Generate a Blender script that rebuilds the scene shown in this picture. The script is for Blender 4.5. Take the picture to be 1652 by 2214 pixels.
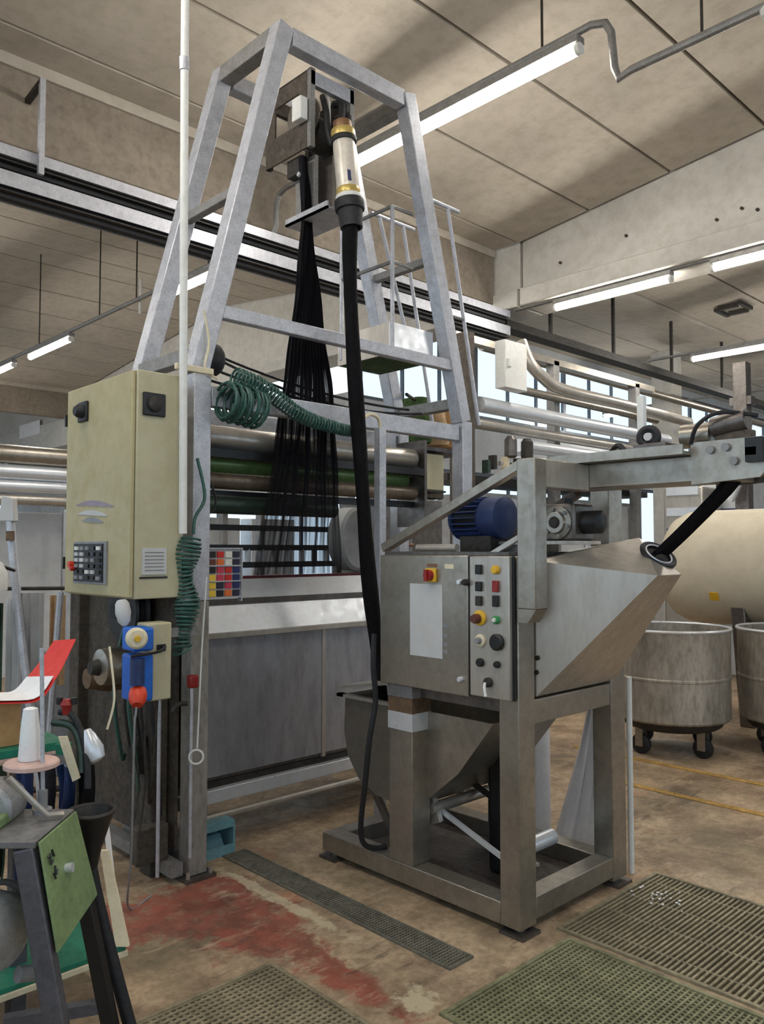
import bpy, math, random
from mathutils import Vector, Matrix, Quaternion
random.seed(7)
for o in list(bpy.data.objects): bpy.data.objects.remove(o, do_unlink=True)
S = bpy.context.scene
COL = S.collection
# ------------------------------------------------------------------ camera
HEAD = math.radians(46.24)          # optical axis, measured from +X
PITCH = math.atan(80/1750)
cam_d = bpy.data.cameras.new('camera'); cam = bpy.data.objects.new('camera', cam_d); COL.objects.link(cam)
cam.location = (0, 0, 1.55)
fwd = Vector((math.cos(HEAD)*math.cos(PITCH), math.sin(HEAD)*math.cos(PITCH), math.sin(PITCH)))
cam.rotation_euler = fwd.to_track_quat('-Z', 'Y').to_euler()
cam_d.sensor_fit = 'VERTICAL'; cam_d.sensor_height = 36.0; cam_d.lens = 36.0*1750/2214
cam_d.clip_start = 0.05; cam_d.clip_end = 200
S.camera = cam
# ------------------------------------------------------------------ world, exposure
W = bpy.data.worlds.new('world'); S.world = W; W.use_nodes = True
bg = W.node_tree.nodes['Background']; bg.inputs[0].default_value = (0.86, 0.93, 1.0, 1); bg.inputs[1].default_value = 1.15
S.view_settings.view_transform = 'Standard'; S.view_settings.look = 'None'
S.view_settings.exposure = 0.62; S.view_settings.gamma = 1.0; S.view_settings.use_curve_mapping = False
TUBE_STRENGTH = 52.0

# ------------------------------------------------------------------ materials
def lin(c):
    def g(v):
        v /= 255.0
        return v/12.92 if v <= 0.04045 else ((v+0.055)/1.055)**2.4
    return (g(c[0]), g(c[1]), g(c[2]), 1)
MATS = {}
def mk(name, rgb, rough=0.6, metal=0.0, var=0.25, scale=6.0, bump=0.0, rgb2=None, stretch=None, spec=0.5):
    m = bpy.data.materials.new(name); m.use_nodes = True
    nt = m.node_tree; b = nt.nodes['Principled BSDF']
    b.inputs['Roughness'].default_value = rough; b.inputs['Metallic'].default_value = metal
    b.inputs['Specular IOR Level'].default_value = spec
    tc = nt.nodes.new('ShaderNodeTexCoord'); mp = nt.nodes.new('ShaderNodeMapping')
    nt.links.new(tc.outputs['Object'], mp.inputs[0])
    if stretch: mp.inputs['Scale'].default_value = stretch
    n = nt.nodes.new('ShaderNodeTexNoise'); n.inputs['Scale'].default_value = scale; n.inputs['Detail'].default_value = 6; n.inputs['Roughness'].default_value = 0.62
    nt.links.new(mp.outputs[0], n.inputs['Vector'])
    r = nt.nodes.new('ShaderNodeValToRGB'); nt.links.new(n.outputs[0], r.inputs[0])
    c = lin(rgb); d = lin(rgb2) if rgb2 else tuple(x*(1-var) for x in c[:3])+(1,)
    r.color_ramp.elements[0].position = 0.32; r.color_ramp.elements[0].color = d
    r.color_ramp.elements[1].position = 0.62; r.color_ramp.elements[1].color = c
    n2 = nt.nodes.new('ShaderNodeTexNoise'); n2.inputs['Scale'].default_value = scale*5.3; n2.inputs['Detail'].default_value = 8; n2.inputs['Roughness'].default_value = .7
    nt.links.new(mp.outputs[0], n2.inputs['Vector'])
    r2 = nt.nodes.new('ShaderNodeValToRGB'); nt.links.new(n2.outputs[0], r2.inputs[0])
    k2 = 1-min(.85*var, .45); r2.color_ramp.elements[0].position = .36; r2.color_ramp.elements[0].color = (k2, k2*.985, k2*.96, 1)
    r2.color_ramp.elements[1].position = .56; r2.color_ramp.elements[1].color = (1, 1, 1, 1)
    mx = nt.nodes.new('ShaderNodeMix'); mx.data_type = 'RGBA'; mx.blend_type = 'MULTIPLY'; mx.inputs[0].default_value = 1
    nt.links.new(r.outputs[0], mx.inputs[6]); nt.links.new(r2.outputs[0], mx.inputs[7]); nt.links.new(mx.outputs[2], b.inputs['Base Color'])
    mr = nt.nodes.new('ShaderNodeMapRange'); nt.links.new(n2.outputs[0], mr.inputs[0]); mr.inputs[1].default_value = .3; mr.inputs[2].default_value = .7
    mr.inputs[3].default_value = min(rough*1.25, 1); mr.inputs[4].default_value = rough*.8; nt.links.new(mr.outputs[0], b.inputs['Roughness'])
    if bump:
        bp = nt.nodes.new('ShaderNodeBump'); bp.inputs['Strength'].default_value = bump; bp.inputs['Distance'].default_value = 0.01
        nt.links.new(n.outputs[0], bp.inputs['Height']); nt.links.new(bp.outputs[0], b.inputs['Normal'])
    MATS[name] = m
    return m
def emit(name, rgb, s):
    m = bpy.data.materials.new(name); m.use_nodes = True; nt = m.node_tree
    nt.nodes.remove(nt.nodes['Principled BSDF'])
    e = nt.nodes.new('ShaderNodeEmission'); e.inputs[0].default_value = lin(rgb); e.inputs[1].default_value = s
    nt.links.new(e.outputs[0], nt.nodes['Material Output'].inputs[0]); MATS[name] = m
emit('tube_light', (255, 249, 239), TUBE_STRENGTH)
mk('ceiling_panel', (190, 181, 167), .9, 0, .16, 1.3, .05)
mk('ceiling_joint', (70, 62, 54), .95, 0, .2, 3)
mk('gutter_concrete', (150, 138, 124), .9, 0, .25, 2.0, .1)
mk('girder_concrete', (206, 202, 194), .85, 0, .14, 1.6, .08)
mk('wall_white', (214, 218, 222), .8, 0, .12, 1.0)
mk('wall_grey', (176, 176, 176), .8, 0, .2, 1.0)
mk('window_metal', (120, 128, 138), .5, .4, .2, 4)
mk('galvanised', (198, 200, 208), .48, .45, .22, 16, .03)
mk('galvanised_dull', (150, 148, 146), .5, .4, .25, 14, .03)
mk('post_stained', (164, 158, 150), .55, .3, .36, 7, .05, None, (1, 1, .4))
mk('stainless', (188, 182, 173), .34, .6, .16, 5, 0, None, (1, 1, .25))
mk('stainless_warm', (168, 161, 150), .34, .8, .2, 4, .02)
mk('stainless_bright', (222, 226, 232), .32, .5, .08, 4, 0)
mk('stainless_dark', (120, 114, 110), .4, .75, .35, 4, .03)
mk('trough_steel', (172, 172, 178), .40, .55, .3, 2.5, .02, None, (1, 1, .3))
mk('rust_steel', (120, 96, 74), .75, .2, .35, 7, .1)
mk('dark_steel', (62, 58, 54), .6, .3, .4, 8, .05)
mk('brown_grime', (88, 79, 69), .75, .1, .45, 6, .08)
mk('cabinet_beige', (182, 170, 130), .55, 0, .1, 2.5)
mk('cabinet_side', (190, 183, 152), .55, 0, .1, 2.5)
mk('black_plastic', (24, 24, 26), .45, 0, .3, 10)
mk('black_rubber', (30, 30, 34), .6, 0, .3, 10)
mk('black_fabric', (12, 11, 16), .9, 0, .5, 22, .25, None, (1, 1, .3), .2)
mk('white_plastic', (226, 226, 222), .5, 0, .1, 5)
mk('white_film', (246, 247, 250), .35, 0, .12, 9, .3)
mk('grey_plastic', (140, 140, 142), .5, 0, .2, 6)
mk('blue_plastic', (28, 104, 206), .4, 0, .15, 6)
mk('motor_blue', (44, 62, 108), .4, .1, .25, 7)
mk('orange_red', (224, 66, 34), .45, 0, .2, 8)
mk('red_paint', (226, 58, 52), .55, 0, .12, 6)
mk('signal_red', (150, 34, 30), .4, 0, .2, 8)
mk('signal_yellow', (226, 178, 44), .45, 0, .15, 8)
mk('signal_green', (60, 150, 90), .45, 0, .15, 8)
mk('green_hose', (58, 100, 90), .45, 0, .35, 14)
mk('green_paint', (126, 148, 102), .55, 0, .22, 9, .03)
mk('green_board', (28, 128, 100), .55, 0, .25, 6)
mk('green_grass', (62, 92, 36), .85, 0, .55, 9, .2)
mk('roller_green', (120, 150, 90), .3, .2, .3, 5)
mk('roller_dark', (58, 76, 66), .35, .3, .35, 5)
mk('roller_brown', (126, 112, 96), .4, .4, .3, 5)
mk('tank_cream', (206, 196, 174), .55, 0, .1, 1.2)
mk('bin_steel', (182, 174, 162), .5, .5, .4, 5, .06, None, (1, 1, .35))
mk('cardboard', (186, 146, 98), .85, 0, .15, 6)
mk('paper', (238, 236, 236), .75, 0, .06, 6)
mk('pink_board', (214, 180, 170), .7, 0, .2, 8)
mk('cream_strip', (226, 214, 184), .6, 0, .12, 8)
mk('bench_grey', (124, 122, 122), .5, .2, .28, 7, .03)
mk('bench_leg', (92, 92, 98), .5, .3, .3, 9)
mk('motor_grey', (178, 178, 178), .42, .4, .28, 9, .03)
mk('gold_ring', (204, 178, 104), .35, .4, .25, 14)
mk('barrel_silver', (222, 214, 202), .35, .2, .16, 5)
mk('crate_blue', (112, 156, 166), .5, 0, .2, 8)
mk('grating_iron', (164, 153, 126), .6, .25, .4, 6, .1)
mk('grating_green', (154, 152, 118), .6, .2, .4, 6, .1)
mk('drain_iron', (140, 136, 122), .6, .3, .4, 6, .1)
mk('yellow_line', (196, 156, 84), .8, 0, .45, 8)
mk('base_plate', (84, 76, 72), .55, .2, .4, 7, .06)
mk('copper', (140, 104, 76), .5, .4, .3, 8)
mk('wood_tan', (202, 168, 128), .7, 0, .25, 6)
mk('label_grey', (196, 196, 196), .6, 0, .08, 1.2)
mk('logo_purple', (150, 136, 150), .6, 0, .1, 5)
mk('cloth_dark', (40, 38, 46), .9, 0, .4, 8, .2)
mk('cloth_green', (58, 84, 66), .9, 0, .4, 8, .2)
mk('cloth_maroon', (96, 40, 48), .9, 0, .4, 8, .2)
mk('thread_white', (240, 240, 240), .8, 0, .06, 60)
for nm, c in dict(sw_red=(196, 44, 34), sw_yellow=(226, 190, 60), sw_pink=(196, 60, 84), sw_blue=(36, 46, 96), sw_navy=(42, 40, 62), sw_black=(26, 24, 28), sw_white=(224, 224, 214), sw_orange=(222, 110, 50), sw_brown=(98, 52, 40)).items():
    mk(nm, c, .5, 0, .12, 9)
# glass: a clear pane with a thin reflection
def glass(name, tint=(235, 244, 250)):
    m = bpy.data.materials.new(name); m.use_nodes = True; nt = m.node_tree
    nt.nodes.remove(nt.nodes['Principled BSDF'])
    t = nt.nodes.new('ShaderNodeBsdfTransparent'); t.inputs[0].default_value = lin(tint)
    g = nt.nodes.new('ShaderNodeBsdfGlossy'); g.inputs['Roughness'].default_value = .08
    x = nt.nodes.new('ShaderNodeMixShader'); x.inputs[0].default_value = .08
    nt.links.new(t.outputs[0], x.inputs[1]); nt.links.new(g.outputs[0], x.inputs[2])
    nt.links.new(x.outputs[0], nt.nodes['Material Output'].inputs[0]); MATS[name] = m
glass('glass')
def film():
    m = MATS['white_film']; nt = m.node_tree; b = nt.nodes['Principled BSDF']; t_ = nt.nodes.new('ShaderNodeBsdfTranslucent'); t_.inputs[0].default_value = lin((246, 247, 250))
    x = nt.nodes.new('ShaderNodeMixShader'); x.inputs[0].default_value = .4
    nt.links.new(b.outputs[0], x.inputs[1]); nt.links.new(t_.outputs[0], x.inputs[2]); nt.links.new(x.outputs[0], nt.nodes['Material Output'].inputs[0])
film()
def net_material():
    m = bpy.data.materials.new('net_fabric'); m.use_nodes = True; nt = m.node_tree; L = nt.links
    b = nt.nodes['Principled BSDF']; b.inputs['Base Color'].default_value = lin((16, 15, 20)); b.inputs['Roughness'].default_value = .85
    b.inputs['Specular IOR Level'].default_value = .2
    uv = nt.nodes.new('ShaderNodeUVMap'); uv.uv_map = 'UVMap'
    mp = nt.nodes.new('ShaderNodeMapping'); mp.inputs['Scale'].default_value = (34, 1.6, 1); L.new(uv.outputs[0], mp.inputs[0])
    n = nt.nodes.new('ShaderNodeTexNoise'); n.inputs['Scale'].default_value = 1.0; n.inputs['Detail'].default_value = 3; L.new(mp.outputs[0], n.inputs['Vector'])
    sp = nt.nodes.new('ShaderNodeSeparateXYZ'); L.new(uv.outputs[0], sp.inputs[0])
    # v = 0 at the bottom (open knit), 1 at the top (gathered, opaque)
    ma = nt.nodes.new('ShaderNodeMath'); ma.operation = 'MULTIPLY_ADD'; L.new(sp.outputs[1], ma.inputs[0]); ma.inputs[1].default_value = .55; ma.inputs[2].default_value = .17
    md = nt.nodes.new('ShaderNodeMath'); md.operation = 'ADD'; L.new(ma.outputs[0], md.inputs[0]); L.new(n.outputs[0], md.inputs[1])
    r = nt.nodes.new('ShaderNodeValToRGB'); L.new(md.outputs[0], r.inputs[0])
    r.color_ramp.elements[0].position = .50; r.color_ramp.elements[0].color = (.42, .42, .42, 1)
    r.color_ramp.elements[1].position = .86; r.color_ramp.elements[1].color = (1, 1, 1, 1)
    L.new(r.outputs[0], b.inputs['Alpha']); MATS['net_fabric'] = m
net_material()
def floor_material():
    m = bpy.data.materials.new('floor_concrete'); m.use_nodes = True; nt = m.node_tree; L = nt.links
    b = nt.nodes['Principled BSDF']
    tc = nt.nodes.new('ShaderNodeTexCoord')
    def noise(sc, det=6, rg=.6, off=0):
        mp = nt.nodes.new('ShaderNodeMapping'); mp.inputs['Location'].default_value = (off, off*.7, 0); L.new(tc.outputs['Object'], mp.inputs[0])
        n = nt.nodes.new('ShaderNodeTexNoise'); n.inputs['Scale'].default_value = sc; n.inputs['Detail'].default_value = det; n.inputs['Roughness'].default_value = rg
        L.new(mp.outputs[0], n.inputs['Vector']); return n.outputs[0]
    def ramp(v, p0, p1, c0, c1):
        r = nt.nodes.new('ShaderNodeValToRGB'); L.new(v, r.inputs[0])
        r.color_ramp.elements[0].position = p0; r.color_ramp.elements[1].position = p1
        r.color_ramp.elements[0].color = c0; r.color_ramp.elements[1].color = c1; return r.outputs[0]
    def mix(f, a, c):
        x = nt.nodes.new('ShaderNodeMix'); x.data_type = 'RGBA'; L.new(f, x.inputs[0])
        for i, v in ((6, a), (7, c)):
            if isinstance(v, tuple): x.inputs[i].default_value = v
            else: L.new(v, x.inputs[i])
        return x.outputs[2]
    def math_(op, *v):
        q = nt.nodes.new('ShaderNodeMath'); q.operation = op
        for i, u in enumerate(v):
            if isinstance(u, (int, float)): q.inputs[i].default_value = u
            else: L.new(u, q.inputs[i])
        return q.outputs[0]
    base = ramp(noise(2.3, 12, .72), .36, .62, lin((134, 112, 90)), lin((202, 178, 148)))
    fine = ramp(noise(24, 10, .75, 3), .36, .60, (.62, .60, .57, 1), (1, 1, 1, 1))
    mu = nt.nodes.new('ShaderNodeMix'); mu.data_type = 'RGBA'; mu.blend_type = 'MULTIPLY'; mu.inputs[0].default_value = 1
    L.new(base, mu.inputs[6]); L.new(fine, mu.inputs[7]); col = mu.outputs[2]
    # green-grey damp film
    col = mix(math_('MULTIPLY', ramp(noise(1.1, 5, .6, 9), .52, .66, (0, 0, 0, 1), (1, 1, 1, 1)), .55), col, lin((96, 92, 70)))
    sp = nt.nodes.new('ShaderNodeSeparateXYZ'); L.new(tc.outputs['Object'], sp.inputs[0])
    X, Y = sp.outputs[0], sp.outputs[1]
    # worn red floor paint, an elongated patch beside the drain channel
    def blob(cx, cy, rx, ry, rot=0.0):
        c, s = math.cos(rot), math.sin(rot)
        dx = math_('SUBTRACT', X, cx); dy = math_('SUBTRACT', Y, cy)
        u = math_('DIVIDE', math_('ADD', math_('MULTIPLY', dx, c), math_('MULTIPLY', dy, s)), rx)
        v = math_('DIVIDE', math_('SUBTRACT', math_('MULTIPLY', dy, c), math_('MULTIPLY', dx, s)), ry)
        d = math_('SQRT', math_('ADD', math_('MULTIPLY', u, u), math_('MULTIPLY', v, v)))
        return math_('SUBTRACT', 1.0, d)
    nz = math_('MULTIPLY', math_('SUBTRACT', noise(4.5, 9, .7, 5), .5), 3.0)
    red = math_('MAXIMUM', math_('MAXIMUM', blob(1.98, 2.95, .28, .62), blob(1.98, 2.28, .10, .36)), blob(1.66, 3.2, .34, .30))
    rf = math_('MULTIPLY', ramp(math_('ADD', red, nz), .12, .34, (0, 0, 0, 1), (1, 1, 1, 1)), ramp(noise(10, 9, .75, 12), .36, .5, (.35, .35, .35, 1), (1, 1, 1, 1)))
    col = mix(math_('MULTIPLY', rf, .85), col, ramp(noise(7, 5, .6, 2), .3, .7, lin((112, 58, 46)), lin((160, 76, 62))))
    # orange-red remains here and there
    of = ramp(noise(2.3, 7, .7, 14), .60, .70, (0, 0, 0, 1), (1, 1, 1, 1))
    col = mix(math_('MULTIPLY', of, .5), col, lin((176, 104, 70)))
    # pale lime crust beside the drain
    lime = math_('MAXIMUM', blob(2.20, 2.95, .05, .75), blob(2.06, 1.98, .12, .10))
    lf = ramp(math_('ADD', lime, math_('MULTIPLY', math_('SUBTRACT', noise(11, 6, .7, 1), .5), 2.4)), .25, .5, (0, 0, 0, 1), (1, 1, 1, 1))
    col = mix(math_('MULTIPLY', lf, .75), col, lin((202, 190, 160)))
    # dark wet stains and scuffs
    wf = ramp(noise(1.9, 10, .7, 21), .55, .64, (0, 0, 0, 1), (1, 1, 1, 1))
    col = mix(math_('MULTIPLY', wf, .55), col, lin((70, 58, 48)))
    mp2 = nt.nodes.new('ShaderNodeMapping'); mp2.inputs['Scale'].default_value = (2.2, 9, 1); mp2.inputs['Rotation'].default_value = (0, 0, .5); L.new(tc.outputs['Object'], mp2.inputs[0])
    n9 = nt.nodes.new('ShaderNodeTexNoise'); n9.inputs['Scale'].default_value = 1.3; n9.inputs['Detail'].default_value = 9; n9.inputs['Roughness'].default_value = .7; L.new(mp2.outputs[0], n9.inputs['Vector'])
    col = mix(math_('MULTIPLY', ramp(n9.outputs[0], .60, .66, (0, 0, 0, 1), (1, 1, 1, 1)), .6), col, lin((58, 48, 40)))
    col = mix(math_('MULTIPLY', ramp(n9.outputs[0], .36, .42, (1, 1, 1, 1), (0, 0, 0, 1)), .3), col, lin((214, 190, 160)))
    L.new(col, b.inputs['Base Color'])
    L.new(ramp(noise(2.2, 5, .6, 30), .35, .65, (.38, .38, .38, 1), (.8, .8, .8, 1)), b.inputs['Roughness'])
    bp = nt.nodes.new('ShaderNodeBump'); bp.inputs['Strength'].default_value = .25; bp.inputs['Distance'].default_value = .01
    L.new(noise(14, 8, .7, 8), bp.inputs['Height']); L.new(bp.outputs[0], b.inputs['Normal'])
    MATS['floor_concrete'] = m
floor_material()

# ------------------------------------------------------------------ builders
ORG = {}
def V(*a): return Vector(a if len(a) == 3 else a[0])
class B:
    def __init__(s): s.v = []; s.f = []; s.uv = None
    def add(s, vs, fs):
        k = len(s.v); s.v += [tuple(v) for v in vs]; s.f += [tuple(i+k for i in f) for f in fs]; return s
    def box(s, x0, x1, y0, y1, z0, z1):
        vs = [(x, y, z) for z in (z0, z1) for y in (y0, y1) for x in (x0, x1)]
        return s.add(vs, [(0, 2, 3, 1), (4, 5, 7, 6), (0, 1, 5, 4), (2, 6, 7, 3), (0, 4, 6, 2), (1, 3, 7, 5)])
    def beam(s, p, q, w, h, up=(0, 0, 1)):
        p, q = V(p), V(q); d = (q-p).normalized(); u = V(up)
        if abs(d.dot(u)) > .99: u = V(1, 0, 0)
        sd = d.cross(u).normalized(); u = sd.cross(d)
        vs = [c+sd*a*w/2+u*b*h/2 for c in (p, q) for a, b in ((-1, -1), (1, -1), (1, 1), (-1, 1))]
        return s.add(vs, [(0, 1, 2, 3), (7, 6, 5, 4), (0, 4, 5, 1), (1, 5, 6, 2), (2, 6, 7, 3), (3, 7, 4, 0)])
    def tube(s, pts, r, n=8, caps=True):
        pts = [V(p) for p in pts]; m = len(pts); rs = r if isinstance(r, (list, tuple)) else [r]*m
        ts = []
        for i in range(m):
            t = pts[min(i+1, m-1)]-pts[max(i-1, 0)]
            ts.append(t.normalized() if t.length > 1e-9 else V(0, 0, 1))
        u = ts[0].orthogonal().normalized(); vs = []
        for i in range(m):
            if i:
                q = ts[i-1].rotation_difference(ts[i]); u = q @ u
            u = (u-ts[i]*u.dot(ts[i])).normalized(); w = ts[i].cross(u)
            for k in range(n):
                a = 2*math.pi*k/n; vs.append(pts[i]+(u*math.cos(a)+w*math.sin(a))*rs[i])
        fs = [(i*n+k, i*n+(k+1) % n, (i+1)*n+(k+1) % n, (i+1)*n+k) for i in range(m-1) for k in range(n)]
        if caps: fs += [tuple(range(n-1, -1, -1)), tuple((m-1)*n+k for k in range(n))]
        return s.add(vs, fs)
    def cyl(s, p, q, r, r2=None, n=20): return s.tube([p, q], [r, r if r2 is None else r2], n)
    def lathe(s, c, ax, prof, n=24):      # prof: (distance along axis, radius)
        c, ax = V(c), V(ax).normalized()
        u = ax.orthogonal().normalized(); w = ax.cross(u); vs = []
        for h, r in prof:
            for k in range(n):
                a = 2*math.pi*k/n; vs.append(c+ax*h+(u*math.cos(a)+w*math.sin(a))*max(r, 1e-4))
        m = len(prof); fs = [(i*n+k, i*n+(k+1) % n, (i+1)*n+(k+1) % n, (i+1)*n+k) for i in range(m-1) for k in range(n)]
        fs += [tuple(range(n-1, -1, -1)), tuple((m-1)*n+k for k in range(n))]
        return s.add(vs, fs)
    def torus(s, c, ax, R, r, n=28, m=8):
        c, ax = V(c), V(ax).normalized(); u = ax.orthogonal().normalized(); w = ax.cross(u); vs = []
        for i in range(n):
            a = 2*math.pi*i/n; d = u*math.cos(a)+w*math.sin(a)
            for j in range(m):
                b = 2*math.pi*j/m; vs.append(c+d*(R+r*math.cos(b))+ax*r*math.sin(b))
        return s.add(vs, [(i*m+j, ((i+1) % n)*m+j, ((i+1) % n)*m+(j+1) % m, i*m+(j+1) % m) for i in range(n) for j in range(m)])
    def prism(s, pts, vec):
        pts = [V(p) for p in pts]; vec = V(vec); n = len(pts)
        vs = pts+[p+vec for p in pts]
        return s.add(vs, [tuple(range(n-1, -1, -1)), tuple(range(n, 2*n))]+[(i, (i+1) % n, n+(i+1) % n, n+i) for i in range(n)])
    def shell(s, rows, th, close=False):   # rows: equal-length lists of points -> sheet with thickness along its normals
        R_, C_ = len(rows), len(rows[0]); P_ = [[V(p) for p in r] for r in rows]; N = []
        for i in range(R_):
            for j in range(C_):
                a = P_[min(i+1, R_-1)][j]-P_[max(i-1, 0)][j]; b = P_[i][min(j+1, C_-1)]-P_[i][max(j-1, 0)]
                nn = a.cross(b); N.append(nn.normalized() if nn.length > 1e-12 else V(0, 0, 1))
        fl = [p for r in P_ for p in r]; k = R_*C_
        vs = fl+[p-n*th for p, n in zip(fl, N)]; fs = []
        for i in range(R_-1):
            for j in range(C_-1):
                q = (i*C_+j, i*C_+j+1, (i+1)*C_+j+1, (i+1)*C_+j); fs.append(q); fs.append(tuple(k+x for x in reversed(q)))
        for i in range(R_-1):
            for j in (0, C_-1): a, b = i*C_+j, (i+1)*C_+j; fs.append((a, b, k+b, k+a))
        for j in range(C_-1):
            for i in (0, R_-1): a, b = i*C_+j, i*C_+j+1; fs.append((a, b, k+b, k+a))
        return s.add(vs, fs)
    def build(s, name, mat, parent=None, bevel=0.0, smooth=True, label=None, cat=None, group=None, kind=None):
        me = bpy.data.meshes.new(name)
        if parent is not None: o0 = ORG[parent.name]
        else:
            xs = [v[0] for v in s.v]; ys = [v[1] for v in s.v]; zs = [v[2] for v in s.v]
            o0 = V((min(xs)+max(xs))/2, (min(ys)+max(ys))/2, min(zs))
        me.from_pydata([tuple(V(v)-o0) for v in s.v], [], s.f)
        me.validate(clean_customdata=False)
        import bmesh
        bm = bmesh.new(); bm.from_mesh(me); bmesh.ops.recalc_face_normals(bm, faces=bm.faces); bm.to_mesh(me); bm.free()
        me.materials.append(MATS[mat])
        if smooth:
            for p in me.polygons: p.use_smooth = True
            me.set_sharp_from_angle(angle=math.radians(35))
        o = bpy.data.objects.new(name, me); COL.objects.link(o)
        if parent is not None: o.parent = parent
        else: o.location = o0
        ORG[o.name] = o0
        if bevel:
            bv = o.modifiers.new('bevel', 'BEVEL'); bv.width = bevel; bv.segments = 2; bv.limit_method = 'ANGLE'; bv.angle_limit = math.radians(40)
        tag(o, label, cat, group, kind)
        return o
def tag(o, label=None, cat=None, group=None, kind=None):
    for k, v in (('label', label), ('category', cat), ('group', group), ('kind', kind)):
        if v: o[k] = v
    return o
def thing(name, label, cat, loc, group=None, kind=None):
    o = bpy.data.objects.new(name, None); COL.objects.link(o); o.location = loc; o.empty_display_size = .1
    ORG[o.name] = V(loc); return tag(o, label, cat, group, kind)
def box(*a): return B().box(*a)
def cat_curve(p, q, sag, n=14):
    p, q = V(p), V(q); return [p.lerp(q, i/n)-V(0, 0, sag*4*(i/n)*(1-i/n)) for i in range(n+1)]
def smooth_path(pts, k=6):
    pts = [V(p) for p in pts]; out = []
    for i in range(len(pts)-1):
        p0, p1, p2, p3 = pts[max(i-1, 0)], pts[i], pts[i+1], pts[min(i+2, len(pts)-1)]
        for j in range(k):
            t = j/k
            out.append(.5*((2*p1)+(p2-p0)*t+(2*p0-5*p1+4*p2-p3)*t*t+(3*p1-p0-3*p2+p3)*t**3))
    out.append(pts[-1]); return out
def helix(path, r, pitch, seg=10):
    path = [V(p) for p in path]; L_ = [0]
    for a, b in zip(path, path[1:]): L_.append(L_[-1]+(b-a).length)
    turns = L_[-1]/pitch; n = int(turns*seg); out = []
    for i in range(n+1):
        d = L_[-1]*i/n; k = 0
        while k < len(path)-2 and L_[k+1] < d: k += 1
        t = (d-L_[k])/max(L_[k+1]-L_[k], 1e-9); c = path[k].lerp(path[k+1], t)
        ax = (path[k+1]-path[k]).normalized(); u = ax.cross(V(.3, .5, .81)).normalized(); w = ax.cross(u)
        a = 2*math.pi*i/seg; rr = r(i/n) if callable(r) else r
        out.append(c+(u*math.cos(a)+w*math.sin(a))*rr)
    return out
CA, SA = math.cos(HEAD), math.sin(HEAD)
def L(lat, D, z): return V(D*CA+lat*SA, D*SA-lat*CA, z)    # a bench that stands askew in the hall has its own axes

# ================================================================== SETTING
HOLES = [(2.05, 2.82, .30, 1.87), (2.85, 3.68, .30, 1.95), (2.29, 2.43, 2.03, 3.56), (.90, 1.85, 1.30, 2.53)]
def make_floor():
    xs = sorted({-9, 26, *[h[0] for h in HOLES], *[h[1] for h in HOLES]}); ys = sorted({-9, 27, *[h[2] for h in HOLES], *[h[3] for h in HOLES]})
    b = B()
    for x0, x1 in zip(xs, xs[1:]):
        for y0, y1 in zip(ys, ys[1:]):
            mx, my = (x0+x1)/2, (y0+y1)/2
            if not any(h[0] < mx < h[1] and h[2] < my < h[3] for h in HOLES): b.add([(x0, y0, 0), (x1, y0, 0), (x1, y1, 0), (x0, y1, 0)], [(0, 1, 2, 3)])
    for x0, x1, y0, y1 in HOLES:
        b.add([(x, y, z) for z in (-.16, 0) for x, y in ((x0, y0), (x1, y0), (x1, y1), (x0, y1))], [(0, 1, 2, 3), (0, 4, 5, 1), (1, 5, 6, 2), (2, 6, 7, 3), (3, 7, 4, 0)])
    b.add([(-9, -9, -.3), (26, -9, -.3), (26, 27, -.3), (-9, 27, -.3)], [(3, 2, 1, 0)])
    me = bpy.data.meshes.new('floor'); me.from_pydata(b.v, [], b.f); me.materials.append(MATS['floor_concrete'])
    o = bpy.data.objects.new('floor', me); COL.objects.link(o); ORG['floor'] = V(0, 0, 0)
    return tag(o, 'worn brown concrete factory floor with red paint remains', None, None, 'structure')
floor = make_floor()
for p, q in (((4.92, 2.85, .003), (4.92, -1.5, .003)), ((5.54, 3.6, .003), (5.54, -1.5, .003))):
    B().beam(p, q, .06, .004).build('painted_line', 'yellow_line', floor)

# ceiling: a dark backing with one panel after another hung under it; the roof is folded (ridge Y=0, valley Y=6.1 ...)
PW = .98; SL = .11
def roof_rows():
    rows = []      # (y0, y1, z at y0, z at y1)
    for k in range(6): y1 = 5.874-PW*k; y0 = y1-PW; rows.append((y0, y1, 5.28+SL*(5.874-y0), 5.28+SL*(5.874-y1)))
    for k in range(6): y1 = -.006-PW*k; y0 = y1-PW; rows.append((y0, y1, 5.927-SL*(-.006-y0), 5.927-SL*(-.006-y1)))
    for k in range(6): y0 = 6.55+PW*k; y1 = y0+PW; rows.append((y0, y1, 5.28+SL*(y0-6.55), 5.28+SL*(y1-6.55)))
    for k in range(6): y0 = 12.43+PW*k; y1 = y0+PW; rows.append((y0, y1, 5.927-SL*(y0-12.43), 5.927-SL*(y1-12.43)))
    for k in range(6): y0 = 18.9+PW*k; y1 = y0+PW; rows.append((y0, y1, 5.28+SL*(y0-18.9), 5.28+SL*(y1-18.9)))
    return rows
b = B()
BAYS = [(-1.9, 7.92), (8.46, 18.3), (18.5, 25.9)]
for y0, y1, z0, z1 in roof_rows():
    xe = 26 if y1 < 9.5 else 8.5
    b.add([(-2.2, y0, z0+.05), (xe, y0, z0+.05), (xe, y1, z1+.05), (-2.2, y1, z1+.05), (-2.2, y0, z0+.2), (xe, y0, z0+.2), (xe, y1, z1+.2), (-2.2, y1, z1+.2)],
          [(0, 1, 2, 3), (7, 6, 5, 4), (0, 4, 5, 1), (2, 6, 7, 3), (1, 5, 6, 2), (0, 3, 7, 4)])
ceiling = b.build('ceiling', 'ceiling_joint', smooth=False, label='beige ceiling of long concrete roof panels with dark joints', kind='structure')
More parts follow.
